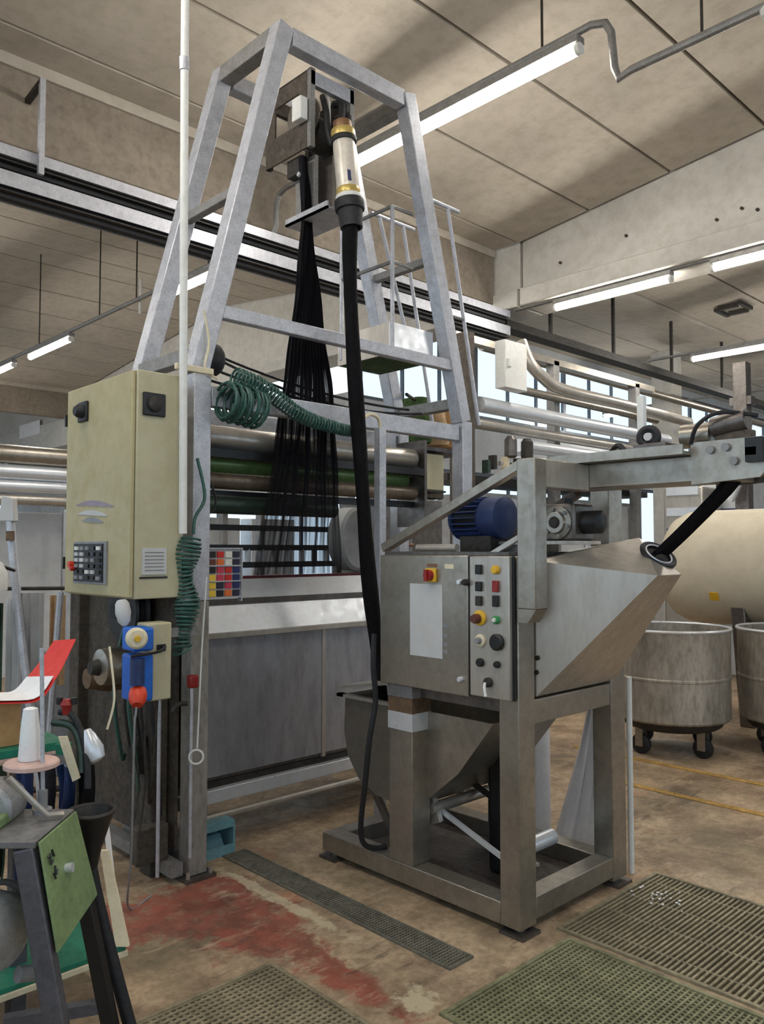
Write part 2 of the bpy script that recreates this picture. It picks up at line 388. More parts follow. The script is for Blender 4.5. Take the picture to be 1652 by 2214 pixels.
def panel_mesh(length):
    m = bpy.data.meshes.new('panel'); t = B().box(0, length, -PW/2+.014, PW/2-.014, 0, .055)
    m.from_pydata(t.v, [], t.f); m.materials.append(MATS['ceiling_panel']); return m
pms = [panel_mesh(x1-x0) for x0, x1 in BAYS]
for y0, y1, z0, z1 in roof_rows():
    for (x0, x1), pm in zip(BAYS, pms):
        if x0 > 8 and y0 > 9.2: continue
        o = bpy.data.objects.new('panel', pm); COL.objects.link(o); o.parent = ceiling
        o.location = V(x0, (y0+y1)/2, (z0+z1)/2)-ORG['ceiling']; o.rotation_euler = (math.atan2(z1-z0, y1-y0), 0, 0)
for x0, x1 in BAYS[:1]:
    for yv in (5.89, 18.33):
        box(x0, x1, yv+.005, yv+.36, 5.283, 5.40).build('gutter_slab', 'ceiling_panel', ceiling, .005)
        box(x0, x1, yv+.36, yv+.50, 4.60, 5.40).build('gutter_beam', 'gutter_concrete', ceiling, .01)
        box(x0, x1, yv+.33, yv+.358, 5.19, 5.283).build('gutter_lip', 'ceiling_panel', ceiling, .005)
for x0, x1 in BAYS[1:2]:
    box(x0, x1, 5.89, 6.52, 5.25, 5.40).build('gutter_slab', 'ceiling_panel', ceiling, .005)
B().box(12.35, 12.8, 5.0, 5.06, 5.28, 5.33).box(12.35, 12.8, 5.36, 5.42, 5.24, 5.29).box(12.35, 12.41, 5.06, 5.36, 5.25, 5.32).box(12.74, 12.8, 5.06, 5.36, 5.25, 5.32).build('vent_frame', 'dark_steel', ceiling)
# precast girders, one line at X=8 split where the spans meet
def girder(n, x, y0, y1, label, z0=4.5):
    o = box(x, x+.42, y0, y1, 4.73, 6.1).build('trim_%d' % n, 'girder_concrete', None, .012, label=label, kind='structure')
    box(x-.07, x+.49, y0, y1, z0, 4.715).build('flange', 'girder_concrete', o, .015)
    return o
g1 = girder(1, 7.98, -5.9, 5.85, 'white concrete roof girder with a stepped lower flange, near span')
girder(2, 7.98, 5.89, 6.5, 'short shaded end of the next white concrete girder at the gutter')
girder(3, 7.98, 6.53, 18.4, 'white concrete roof girder of the middle span')
girder(4, 7.98, 18.44, 24.6, 'far white concrete girder with a paper notice, beyond the beige cabinet', 4.05)
girder(5, -2.22, -5.88, 24.6, 'white concrete roof girder over the left aisle')
for y, z in ((4.45, 4.98), (2.95, 5.18), (3.2, 4.9), (5.3, 4.9), (3.45, 4.86), (3.05, 4.84)):
    B().cyl((7.955, y, z), (7.985, y, z), .016, n=10).build('anchor_hole', 'ceiling_joint', g1)
box(7.90, 7.91, 20.9, 22.3, 4.5, 4.85).build('paper_notice', 'paper', None, label='white paper notice stuck on the far left girder', cat='notice')

# walls
def wall(name, x0, x1, y0, y1, spans, mat, label):
    b = B()
    for z0, z1 in spans: b.box(x0, x1, y0, y1, z0, z1)
    return b.build(name, mat, None, 0, smooth=False, label=label, kind='structure')
wall('wall_back', 8.6, 25.9, 9.45, 9.6, [(0, 1.15), (2.95, 3.95), (5.42, 6.0)], 'wall_white', 'white back wall of the right aisle with two bands of windows')
wall('wall_side', 8.45, 8.6, 9.6, 25.0, [(0, 1.0), (2.35, 4.05)], 'wall_grey', 'grey side wall of the deep left aisle')
wall('wall_far', -2.3, 8.45, 25.0, 25.15, [(0, .5), (2.9, 5.9)], 'wall_grey', 'far grey wall of the deep left aisle with a window band')
wall('wall_right', 25.9, 26, -6, 9.6, [(0, 5.9)], 'wall_grey', 'grey end wall at the far right of the hall')
wall('wall_left', -2.45, -2.3, -6.0, 25.15, [(0, 1.0), (4.2, 6.1)], 'wall_grey', 'grey wall along the left side of the hall')
wall('wall_near', -2.3, 25.9, -6.05, -5.9, [(0, 1.0), (4.2, 6.1)], 'wall_grey', 'grey wall behind the camera')
wn = [0]
def window(x0, x1, y, z0, z1, nm, label):
    wn[0] += 1
    b = B(); b.box(x0, x1, y, y+.06, z0, z0+.06); b.box(x0, x1, y, y+.06, z1-.06, z1); b.box(x0, x0+.05, y, y+.06, z0+.06, z1-.06); b.box(x1-.05, x1, y, y+.06, z0+.06, z1-.06)
    o = b.build('window_%d' % wn[0], 'window_metal', None, label=label, kind='structure')
    w = (x1-x0-.1)/nm
    for i in range(nm):
        a = x0+.05+w*i
        if i: box(a-.02, a+.02, y, y+.06, z0+.06, z1-.06).build('mullion', 'window_metal', o)
        box(a+.02*(i > 0), a+w-.02*(i < nm-1), y+.025, y+.033, z0+.06, z1-.06).build('pane', 'glass', o)
names = ['first', 'second', 'third', 'fourth', 'fifth', 'sixth']
for i in range(6):
    window(8.6+2.88*i, 8.6+2.88*(i+1), 9.48, 3.95, 5.42, 3, '%s clerestory window from the left in the back wall' % names[i])
    window(8.6+2.88*i, 8.6+2.88*(i+1), 9.48, 1.15, 2.95, 3, '%s lower window from the left in the back wall' % names[i])
for i in range(3):
    window(-2.3+3.58*i, -2.3+3.58*(i+1), 25.03, .5, 2.9, 4, '%s window from the left in the far aisle wall' % names[i])
def window_y(x, y0, y1, z0, z1, nm, label):
    wn[0] += 1
    b = B(); b.box(x, x+.06, y0, y1, z0, z0+.06); b.box(x, x+.06, y0, y1, z1-.06, z1); b.box(x, x+.06, y0, y0+.05, z0+.06, z1-.06); b.box(x, x+.06, y1-.05, y1, z0+.06, z1-.06)
    o = b.build('window_%d' % wn[0], 'window_metal', None, label=label, kind='structure')
    w = (y1-y0-.1)/nm
    for i in range(nm):
        a = y0+.05+w*i
        if i: box(x, x+.06, a-.02, a+.02, z0+.06, z1-.06).build('mullion', 'window_metal', o)
        box(x+.025, x+.033, a+.02*(i > 0), a+w-.02*(i < nm-1), z0+.06, z1-.06).build('pane', 'glass', o)
for i in range(4): window_y(8.5, 9.6+3.85*i, 9.6+3.85*(i+1), 1.0, 2.35, 3, '%s window from the right in the grey side wall' % names[i])
for i in range(6): window_y(-2.41, -5.9+5.15*i, -5.9+5.15*(i+1), 1.0, 4.2, 4, '%s added daylight window from the near end in the left hall wall' % names[i])  # unseen window band, added for cool daylight on the machine fronts
for i in range(6): window(-2.3+4.7*i, -2.3+4.7*(i+1), -6.0, 1.0, 4.2, 4, '%s added daylight window from the left in the wall behind the camera' % names[i])  # also out of view, added to let daylight in from behind the camera
# column
box(13.9, 14.3, 6.9, 7.3, 0, 5.2).build('trim_6', 'girder_concrete', None, .015, label='pale concrete column under the right gutter', kind='structure')

# gratings
def grating(x0, x1, y0, y1, px, py, bw, mat, label, nm, fr=.02):
    t = thing(nm, label, 'grating', ((x0+x1)/2, (y0+y1)/2, 0))
    b = B(); a = .008
    b.box(x0+.002, x1-.002, y0+.002, y0+fr, -.05, a).box(x0+.002, x1-.002, y1-fr, y1-.002, -.05, a).box(x0+.002, x0+fr, y0+fr, y1-fr, -.05, a).box(x1-fr, x1-.002, y0+fr, y1-fr, -.05, a).build('frame', mat, t)
    b = B(); y = y0+fr+py/2
    while y < y1-fr: b.box(x0+fr, x1-fr, y-bw/2, y+bw/2, -.022, .004); y += py
    x = x0+fr+px/2
    while x < x1-fr: b.box(x-bw*.42, x+bw*.42, y0+fr, y1-fr, -.02, .0015); x += px
    b.build('bars', mat, t, 0, smooth=False, kind='stuff')
grating(*HOLES[0], .021, .021, .0085, 'grating_green', 'square-mesh floor grating in front of the stainless machine, nearest the camera', 'floor_grating')
grating(*HOLES[1], .20, .022, .0095, 'grating_iron', 'barred floor grating right of the stainless machine, farther panel', 'floor_grating')
grating(*HOLES[2], .016, .016, .0075, 'drain_iron', 'narrow perforated drain grating running beside the stainless machine', 'drain_grating', .01)
grating(*HOLES[3], .024, .024, .012, 'grating_iron', 'square-mesh floor grating at the bottom edge beside the sewing bench', 'floor_grating')

random.seed(5); b = B()
for i in range(26):
    x, y, a, r = random.gauss(3.42, .05), random.gauss(1.80, .045), random.random()*6.28, .004+.006*random.random()
    b.prism([(x+r*math.cos(a+k*1.57), y+r*.7*math.sin(a+k*1.57), .008) for k in range(4)], (0, 0, .003))
b.build('lint_scraps', 'paper', None, 0, label='scattered white lint scraps on the farther floor grating', cat='lint', kind='stuff')
# ================================================================== LIGHTING
def lamp(x, y0, y1, z, label):
    t = thing('tube_lamp', label, 'lamp', (x, (y0+y1)/2, z), 'fluorescent tube lamps')
    B().box(x-.045, x+.045, y0, y1, z+.035, z+.085).build('housing', 'galvanised_dull', t, .004)
    B().cyl((x, y0+.03, z), (x, y1-.03, z), .036, n=14).build('diffuser', 'tube_light', t)
    for y in (y0+.015, y1-.015): B().cyl((x, y-.015, z), (x, y+.015, z), .04, n=14).build('end_cap', 'white_plastic', t)
LR = [(4.47, 2.80, 4.27, 4.80, 'lit tube lamp high above the right leg of the tower, the nearest one'),
      (4.47, 4.35, 5.45, 4.80, 'lit tube lamp behind the rope twister on the tower head'),
      (4.47, 6.80, 8.10, 4.40, 'lit tube lamp seen between the left legs of the tower'),
      (4.47, 10.76, 12.26, 4.40, 'lit tube lamp left of the tower above the beige cabinet'),
      (4.47, 12.9, 14.4, 4.40, 'lit tube lamp at the left edge of the photo, farthest of its row'),
      (8.03, 3.96, 5.43, 4.40, 'lit tube lamp under the white girder, left of two'),
      (8.03, 2.05, 3.54, 4.40, 'lit tube lamp under the white girder, right of two'),
      (11.72, 4.0, 5.5, 4.40, 'lit tube lamp in the row behind the girder at the right edge'),
      (15.4, 4.2, 5.7, 4.40, 'small far lit tube lamp seen near the back windows'),
      (15.4, 7.7, 9.2, 4.40, 'smallest far lit tube lamp beside the back windows'),
      (4.47, -1.6, -.1, 4.40, 'tube lamp in the tower row, behind the camera'),
      (.82, -1.6, -.1, 4.40, 'tube lamp in the left row, behind the camera'),
      (.82, .6, 2.1, 4.40, 'tube lamp in the left row, above the sewing bench'),
      (.82, 2.9, 4.4, 4.40, 'tube lamp in the left row, above the beige cabinet'),
      (.82, 6.3, 7.8, 4.40, 'tube lamp in the left row, beyond the beige cabinet'),
      (.82, 9.8, 11.3, 4.40, 'tube lamp in the left row, deep in the aisle'),
      (8.03, -1.2, .3, 4.40, 'tube lamp in the girder row, outside the view on the right'),
      (4.47, 17.0, 18.5, 4.40, 'tube lamp of the tower row, deep in the left aisle')]
for r in LR: lamp(*r)
def one(b, name, mat, label, cat, group=None, bevel=0): return b.build(name, mat, None, bevel, label=label, cat=cat, group=group)
one(B().tube([(4.47, -2.2, 4.515), (4.47, 2.45, 4.50), (4.47, 2.53, 4.48), (4.47, 2.56, 4.56), (4.47, 2.58, 4.80), (4.47, 2.62, 4.88), (4.47, 2.72, 4.915), (4.47, 5.95, 4.915), (4.47, 6.07, 4.88), (4.47, 6.11, 4.78), (4.47, 6.11, 4.60), (4.47, 6.15, 4.53), (4.47, 6.26, 4.515), (4.47, 18.8, 4.515)], .026, 10),
    'lighting_conduit', 'galvanised_dull', 'grey lighting conduit stepping up over the tower', 'conduit')
one(B().box(8.0, 8.06, -2, 6.0, 4.487, 4.499), 'lighting_conduit', 'galvanised_dull', 'lighting trunking under the white girder', 'conduit')
one(B().box(11.69, 11.75, 2, 6.2, 4.485, 4.515), 'lighting_conduit', 'galvanised_dull', 'lighting trunking in the row behind the girder', 'conduit')
one(B().box(15.37, 15.43, 4, 9.2, 4.485, 4.515), 'lighting_conduit', 'galvanised_dull', 'lighting trunking near the back windows', 'conduit')
def zroof(y):
    for y0, y1, z0, z1 in roof_rows():
        if y0 <= y <= y1: return z0+(z1-z0)*(y-y0)/(y1-y0)
    return 5.25
for y, zb, lb in ((3.10, 4.942, 'thin hanger rod above the nearest tube lamp'), (2.0, 4.53, 'thin hanger rod on the dark conduit at the top right'), (8.9, 4.54, 'thin hanger rod behind the left tower leg'), (9.9, 4.54, 'thin hanger rod above the conduit left of the tower'), (11.9, 4.54, 'thin hanger rod above the far left tube lamp'), (7.3, 4.54, 'thin hanger rod between the tower legs')):
    one(B().cyl((4.47, y, zb), (4.47, y, zroof(y)), .009, n=8), 'hanger_rod', 'dark_steel', lb, 'hanger rod', 'rods holding the lighting conduit')
one(B().lathe((4.47, 1.62, 4.425), (0, 0, 1), [(0, .02), (.015, .045), (.05, .055), (.07, .04)], 18), 'round_detector', 'white_plastic', 'round white detector under the dark conduit at top right corner', 'detector')

one(B().cyl((4.52, 8.9, 4.36), (4.52, 8.9, 4.78), .02, n=8), 'cable_sleeve', 'white_plastic', 'short white cable sleeve hanging left of the rear tower leg', 'sleeve')
# cable trays along the gutter beam
for nm, z0, z1, w, lb in (('upper', 4.31, 4.46, .22, 'galvanised cable tray under the gutter beam, upper of two'), ('lower', 4.09, 4.27, .16, 'galvanised cable tray under the gutter beam, lower of two')):
    t = thing('cable_tray', lb, 'cable tray', (4, 6.1, z0), 'cable trays under the gutter')
    y0 = 5.98
    box(-1.8, 7.9, y0, y0+.012, z0+.07, z1).build('side_lip', 'galvanised', t)
    box(-1.8, 7.9, y0+w-.012, y0+w, z0, z1).build('side_lip', 'galvanised_dull', t)
    box(-1.8, 7.9, y0+.02, y0+w-.012, z0+.04, z0+.05).build('tray_bottom', 'dark_steel', t)
    B().tube([(-1.8, y0+.07, z0+.075), (7.9, y0+.07, z0+.075)], .02, 6).build('cable', 'black_rubber', t)
    B().tube([(-1.8, y0+.10, z0+.03), (7.9, y0+.10, z0+.03)], .028, 6).build('cable', 'black_rubber', t)
one(box(7.93, 17.8, 6.05, 6.25, 4.28, 4.38), 'cable_tray', 'dark_steel', 'dark cable tray crossing under the lamps on the right', 'cable tray')
one(B().cyl((7.5, 6.1, 3.98), (18, 6.1, 3.93), .06, n=12), 'overhead_pipe', 'stainless_warm', 'long overhead pipe below the dark cable tray on the right', 'pipe')
for i, (x, zt) in enumerate(((2.22, 5.0), (5.2, 5.0))):
    t = thing('tray_hanger', ('grey tray hanger post at the left edge' if i == 0 else 'grey tray hanger post behind the tower head'), 'hanger', (x, 5.94, 4.3), 'tray hangers')
    box(x-.02, x+.02, 5.93, 5.965, 4.3, zt+.02).build('post', 'galvanised', t)
    B().beam((x, 5.95, zt), (x, 6.24, zt-.03), .04, .04).build('arm', 'dark_steel', t)
for i, x in enumerate((9.0, 10.6, 12.4, 14.3)):
    one(box(x-.02, x+.02, 6.13, 6.17, 4.38, 5.25), 'tray_hanger', 'dark_steel', '%s hanger from the left on the dark right cable tray' % names[i], 'hanger', 'right tray hangers')

# ================================================================== TOWER AND WASHING MACHINE
YF, YR = 3.45, 4.03
t = tower = thing('steel_tower', 'tall galvanised steel tower tapering above the washing trough', 'tower frame', (3.03, 3.72, 0))
def leg(p, q, s=.095, mat='galvanised', nm='leg', par=None, h=None): return B().beam(p, q, s, h or s, (0, 1, 0) if abs(V(q)[1]-V(p)[1]) < .3 and abs(V(q)[2]-V(p)[2]) > .3 else (0, 0, 1)).build(nm, mat, par or t, .005)
for y in (YF, YR):
    leg((2.045, y, 2.40), (2.555, y, 4.37)); leg((4.02, y, 2.38), (3.50, y, 4.37))
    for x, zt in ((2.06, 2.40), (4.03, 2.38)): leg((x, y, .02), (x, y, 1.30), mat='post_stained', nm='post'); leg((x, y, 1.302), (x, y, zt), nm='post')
    leg((2.60, y, 4.325), (3.46, y, 4.325), .08, nm='top_beam', h=.10)
    leg((2.12, y, 2.30), (3.97, y, 2.30), .06, nm='cross_rail', h=.10)
leg((2.16, YF-.015, 2.73), (3.92, YF-.015, 2.73), .05, nm='cross_rail', h=.07)
for x, z, s in ((2.545, 4.325, .09), (3.51, 4.325, .09), (2.30, 3.40, .05), (3.76, 3.40, .05), (2.05, 2.50, .07), (4.0, 2.50, .07)):
    leg((x, YF+.045, z), (x, YR-.045, z), s, 'galvanised_dull', nm='side_beam', h=s)
for x in (2.06, 4.03):
    leg((x, YF+.05, .08), (x, YR-.05, .08), .08, 'galvanised_dull', nm='base_rail')
    for y in (YF, YR):
        f = box(x-.08, x+.08, y-.08, y+.08, 0, .018).build('foot_plate', 'stainless_dark', t)
        for dx, dy in ((-.06, -.06), (.06, -.06), (-.06, .06), (.06, .06)): B().cyl((x+dx, y+dy, .018), (x+dx, y+dy, .045), .01, n=6).build('bolt', 'stainless', f)
# platform with railing on the right of the tower
t = plat = thing('service_platform', 'small steel service platform with railings inside the tower', 'platform', (3.62, 3.72, 2.69))
box(3.43, 3.80, 3.51, 3.98, 2.745, 2.76).build('floor_plate', 'green_grass', t)
box(3.42, 3.80, 3.495, 3.51, 2.745, 2.94).build('kick_plate', 'stainless_bright', t)
box(3.42, 3.435, 3.51, 3.99, 2.745, 2.94).build('kick_plate', 'stainless', t)
box(3.43, 3.80, 3.98, 3.995, 2.745, 2.80).build('kick_plate', 'stainless', t)
B().tube([(3.425, 3.485, 2.75), (3.425, 3.485, 3.66)], .013, 8).build('railing_post', 'galvanised', t)
B().tube([(3.425, 3.96, 2.78), (3.425, 3.96, 3.66)], .013, 8).build('railing_post', 'galvanised', t)
for z in (3.655, 3.31): B().tube([(3.425, 3.96, z), (3.425, 3.485, z), (3.60, 3.485, z)], .012, 8).build('handrail', 'galvanised_dull', t)
B().tube([(3.44, 3.85, 2.76), (3.44, 3.85, 2.30)], .012, 8).build('strut', 'dark_steel', t)
for y in (3.53, 3.95):      # slanted guard rails outside the right legs
    g = thing('guard_rail', ('slanted guard rail beside the front right tower leg' if y < 3.7 else 'slanted guard rail beside the rear right tower leg'), 'railing', (4.05, y, 2.4), 'slanted guard rails')
    dy = 0
    B().tube([(3.76, y, 3.82), (4.02, y, 3.06)], .013, 8).build('post', 'galvanised', g)
    B().tube([(3.99, y, 3.82), (4.30, y, 2.40)], .013, 8).build('post', 'galvanised', g)
    B().tube([(3.68, y, 3.83), (4.10, y, 3.83)], .014, 8).build('top_rail', 'galvanised', g)
    B().tube([(4.00, y, 3.1), (4.14, y, 3.1)], .011, 8).build('bracket', 'galvanised_dull', g)

# --- head of the tower: bracket frame with pulley, and the rope twister
t = head = thing('pulley_head', 'dark pulley head hanging from the tower top', 'pulley head', (2.96, 3.62, 3.5))
hx0, hx1, hy0, hy1, hz0, hz1 = 2.795, 3.117, 3.50, 3.92, 3.82, 4.30
for x in (hx0+.012, hx1-.012):
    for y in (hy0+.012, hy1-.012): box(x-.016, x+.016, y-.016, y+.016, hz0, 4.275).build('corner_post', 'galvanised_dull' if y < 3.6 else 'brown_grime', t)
box(hx0, hx1, hy0-.004, hy0+.03, 4.18, 4.26).build('top_angle', 'galvanised', t)
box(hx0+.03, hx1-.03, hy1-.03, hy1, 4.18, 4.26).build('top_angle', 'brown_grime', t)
# left side plate with an opening
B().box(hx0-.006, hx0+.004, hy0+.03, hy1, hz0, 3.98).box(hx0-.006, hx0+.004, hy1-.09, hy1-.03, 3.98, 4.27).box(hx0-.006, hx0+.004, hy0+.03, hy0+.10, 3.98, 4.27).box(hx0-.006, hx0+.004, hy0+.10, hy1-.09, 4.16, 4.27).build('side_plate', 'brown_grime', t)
B().box(hx1-.004, hx1+.006, hy0+.03, hy1, hz0-.05, 4.26).build('side_plate', 'dark_steel', t)
pw = B().lathe((2.84, 3.66, 4.08), (1, 0, 0), [(0, .115), (.01, .12), (.02, .10), (.04, .10), (.05, .12), (.06, .115)], 28).build('pulley', 'stainless_warm', t)
B().lathe((2.82, 3.66, 4.08), (1, 0, 0), [(0, .02), (.10, .02)], 12).build('axle', 'dark_steel', pw)
B().lathe((2.94, 3.70, 4.03), (1, 0, 0), [(0, .10), (.12, .10)], 20).build('drive_drum', 'dark_steel', t)
box(2.735, 2.787, 3.515, 3.60, 3.97, 4.10).build('junction_box', 'white_plastic', t, .006)
for i, pts in enumerate((((2.93, 3.56, 4.18), (2.89, 3.48, 4.05), (2.88, 3.45, 3.92), (2.90, 3.44, 3.84)), ((3.02, 3.56, 4.17), (3.0, 3.47, 4.12), (2.96, 3.43, 4.0), (2.93, 3.43, 3.87)), ((3.06, 3.58, 4.10), (3.05, 3.48, 4.08), (3.0, 3.42, 3.98), (2.98, 3.42, 3.87)))):
    B().tube(smooth_path(pts), .022 if i else .018, 8).build('hose', 'black_rubber', t)
B().tube(smooth_path([(2.97, 3.58, 4.22), (2.93, 3.50, 4.12), (2.91, 3.47, 3.98), (2.90, 3.46, 3.88)]), .006, 6).build('wire', 'white_plastic', t)
box(2.875, 2.90, 3.56, 3.74, 3.44, 3.82).build('hanger_plate', 'galvanised_dull', t)
box(2.955, 2.985, 3.50, 3.74, 3.44, 3.82).build('hanger_plate', 'stainless_dark', t)
box(2.82, 2.875, 3.62, 3.75, 3.72, 3.82).build('guide_block', 'dark_steel', t)
B().tube([(2.80, 3.62, 3.70), (2.86, 3.62, 3.69)], .014, 8).build('guide_pin', 'stainless_bright', t)
B().prism([(2.80, 3.36, 3.425), (3.02, 3.36, 3.425), (3.02, 3.74, 3.425), (2.80, 3.74, 3.425)], (0, 0, .012)).box(2.80, 2.812, 3.36, 3.74, 3.425, 3.465).build('shelf_plate', 'galvanised', t)
t = tw = thing('rope_twister', 'silver and gold cylindrical rope twister with black rubber mouth', 'twister', (2.905, 3.29, 3.3))
ax0, ax1 = V(2.892, 3.34, 3.905), V(2.918, 3.29, 3.32); ad = (ax1-ax0)
def tl(a, b_, r, mat, nm, prof=None, n=28):
    p = ax0+ad*a; h = ad.length*(b_-a); return B().lathe(p, ad, prof or [(0, r*.97), (h*.12, r), (h*.88, r), (h, r*.97)], n).build(nm, mat, t)
tl(-.04, .045, .052, 'copper', 'top_cap')
tl(.045, .12, .068, 'gold_ring', 'ring')
tl(.12, .165, .073, 'black_rubber', 'clamp_band')
tl(.165, .62, .063, 'barrel_silver', 'barrel')
tl(.62, .69, .066, 'gold_ring', 'ring')
tl(.69, .735, .074, 'white_plastic', 'ring')
tl(.735, .83, .083, 'black_rubber', 'rubber_collar')
h = ad.length*.17; B().lathe(ax0+ad*.83, ad, [(0, .070), (h, .062), (h, .050), (h*.2, .046)], 28).build('rubber_mouth', 'black_rubber', t)
B().beam(ax0+ad*.48+V(-.03, -.057, 0), ax0+ad*.58+V(-.03, -.057, 0), .03, .003, (0, 1, 0)).build('label_mark', 'sw_blue', t)
# --- fabric: the rope coming down in front and the knit sheet opening behind
rope = []; rr = []
pts = smooth_path([(2.915, 3.295, 3.40), (2.905, 3.29, 3.10), (2.925, 3.28, 2.60), (2.945, 3.24, 2.0), (2.945, 3.19, 1.50), (2.91, 3.09, 1.10), (2.868, 3.0, .82), (2.86, 2.97, .70)], 8)
for i, p in enumerate(pts):
    u = i/(len(pts)-1); rope.append(p); rr.append((.040+.003*math.sin(u*23))*(1 if u < .66 else 1-.5*(u-.66)/.34))
one(B().tube(rope, rr, 12), 'fabric_rope', 'black_fabric', 'long black twisted fabric rope hanging from the twister into the trough cart', 'fabric')
prof = [(3.80, 2.80, 2.83), (3.655, 2.812, 2.861), (3.42, 2.815, 2.877), (3.10, 2.787, 2.932), (2.78, 2.742, 2.985), (2.515, 2.697, 3.039), (2.30, 2.66, 3.068), (2.04, 2.621, 3.087), (1.75, 2.562, 3.106), (1.41, 2.49, 3.125)]
def net():
    NU, NV = 84, 60; b = B(); uv = []
    for j in range(NV+1):
        z = 3.80+(1.41-3.80)*j/NV
        for (za, a0, a1), (zb, b0, b1) in zip(prof, prof[1:]):
            if zb <= z <= za+1e-6:
                k = (za-z)/(za-zb); x0 = a0+(b0-a0)*k; x1 = a1+(b1-a1)*k; break
        for i in range(NU+1):
            u = i/NU; am = .018*(1-.55*j/NV)
            b.v.append((x0+(x1-x0)*u, 3.60+am*math.sin(u*26*math.pi+1.3*math.sin(u*9))+.006*math.sin(j*.5+u*14), z)); uv.append((u, 1-j/NV))
    for j in range(NV):
        for i in range(NU): a = j*(NU+1)+i; b.f.append((a, a+1, a+NU+2, a+NU+1))
    o = b.build('knit_sheet', 'net_fabric', None, 0, label='sheer black knit sheet fanning out from the tower head down to the rollers', cat='fabric')
    me = o.data; l = me.uv_layers.new(name='UVMap')
    for lp in me.loops: l.data[lp.index].uv = uv[lp.vertex_index]
net()

# --- washing trough with its rollers
t = wm = thing('washing_trough', 'long stainless washing trough with pale sloping lid between the tower posts', 'trough', (3.05, 4.0, 0))
box(2.14, 3.06, 3.70, 3.71, .36, 1.12).build('front_panel', 'trough_steel', t, .002)
box(3.075, 3.96, 3.70, 3.71, .36, 1.12).build('front_panel', 'trough_steel', t, .002)
box(3.055, 3.08, 3.695, 3.715, .34, 1.12).build('seam_strip', 'stainless', t)
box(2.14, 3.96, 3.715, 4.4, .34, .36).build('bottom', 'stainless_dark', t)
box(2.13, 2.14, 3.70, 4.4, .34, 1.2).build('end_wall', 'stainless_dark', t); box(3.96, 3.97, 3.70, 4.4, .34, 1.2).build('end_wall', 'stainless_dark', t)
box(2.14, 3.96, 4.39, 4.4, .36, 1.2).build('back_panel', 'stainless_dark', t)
B().prism([(2.12, 3.64, 1.10), (2.12, 3.70, 1.26), (2.12, 3.72, 1.26), (2.12, 3.66, 1.10)], (1.85, 0, 0)).build('apron', 'stainless_bright', t)
B().box(2.12, 3.97, 3.63, 3.66, 1.085, 1.115).build('apron_lip', 'stainless', t, .003)
B().prism([(2.12, 3.71, 1.28), (2.12, 3.78, 1.385), (2.12, 3.80, 1.385), (2.12, 3.73, 1.28)], (1.85, 0, 0)).build('lid', 'stainless_bright', t)
B().box(2.12, 3.97, 3.69, 3.73, 1.255, 1.285).build('lid_gap_bar', 'stainless_dark', t)
B().box(2.12, 3.97, 3.78, 3.84, 1.385, 1.40).build('lid_edge', 'cloth_maroon', t)
B().box(2.12, 3.98, 3.68, 3.76, .23, .30).build('base_beam', 'stainless_bright', t, .004)
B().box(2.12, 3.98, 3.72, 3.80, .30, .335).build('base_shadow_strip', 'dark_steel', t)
B().cyl((2.12, 3.66, .17), (3.98, 3.66, .17), .018, n=10).build('kick_bar', 'stainless', t)
for x in (2.3, 3.8): box(x-.04, x+.04, 3.78, 3.9, 0, .34).build('leg', 'dark_steel', t)
t = ru = thing('roller_frame', 'stack of horizontal guide rollers between the tower posts above the trough', 'rollers', (3.04, 3.82, 1.7))
for x in (2.13, 3.95): box(x-.012, x+.012, 3.70, 3.96, 1.70, 2.28).build('bearing_plate', 'stainless_dark', t)
def roller(z, y, r, mat, x0=2.145, x1=3.935):
    o = B().lathe((x0+.03, y, z), (1, 0, 0), [(0, r*.9), (.01, r), (x1-x0-.07, r), (x1-x0-.06, r*.9)], 24).build('roller', mat, ru)
    B().cyl((x0-.01, y, z), (x1+.01, y, z), .018, n=10).build('shaft', 'dark_steel', o)
roller(2.155, 3.78, .065, 'stainless'); roller(2.02, 3.86, .06, 'roller_green'); roller(1.92, 3.77, .045, 'roller_brown')
box(2.145, 3.935, 3.70, 3.76, 2.04, 2.085).build('drip_channel', 'black_plastic', t)
B().lathe((2.15, 3.77, 1.79), (1, 0, 0), [(0, .05), (1.05, .05), (1.06, .03)], 24).build('roller', 'roller_dark', ru)
box(2.145, 3.935, 3.80, 3.84, 1.83, 1.87).build('cross_bar', 'black_plastic', t)
box(2.10, 2.20, 3.64, 3.70, 1.99, 2.09).build('limit_switch', 'label_grey', t, .006)
B().tube(smooth_path([(2.15, 3.67, 2.0), (2.20, 3.62, 1.95), (2.26, 3.60, 1.82), (2.24, 3.60, 1.74), (2.18, 3.62, 1.75)]), .007, 6).build('switch_cable', 'black_rubber', t)
# cloth beam, spools and sagging cables behind the rail
one(B().lathe((2.14, 3.62, 2.53), (1, 0, 0), [(0, .075), (.02, .085), (.12, .085), (.14, .07)], 24), 'cable_reel', 'black_rubber', 'black cable reel on the left tower post above the green hose', 'reel')
for i, (p, q, s) in enumerate((((2.24, 3.72, 2.60), (3.93, 3.72, 2.46), .10), ((2.24, 3.76, 2.54), (3.93, 3.76, 2.40), .05), ((2.24, 3.80, 2.48), (3.93, 3.80, 2.34), .02), ((2.24, 3.84, 2.66), (3.93, 3.84, 2.50), .06))):
    one(B().tube(cat_curve(p, q, s), .008, 6), 'sagging_cable', 'black_rubber', ['second from the top', 'third from the top', 'lowest', 'topmost'][i]+' of the four black cables behind the tower rail', 'cable', 'cables across the tower')
one(B().tube(smooth_path([(2.05, 3.385, 2.70), (2.08, 3.385, 2.55), (2.06, 3.385, 2.42), (2.13, 3.385, 2.38)]), .006, 6), 'thin_wire', 'cream_strip', 'thin pale wire hanging beside the top of the left tower post', 'wire')
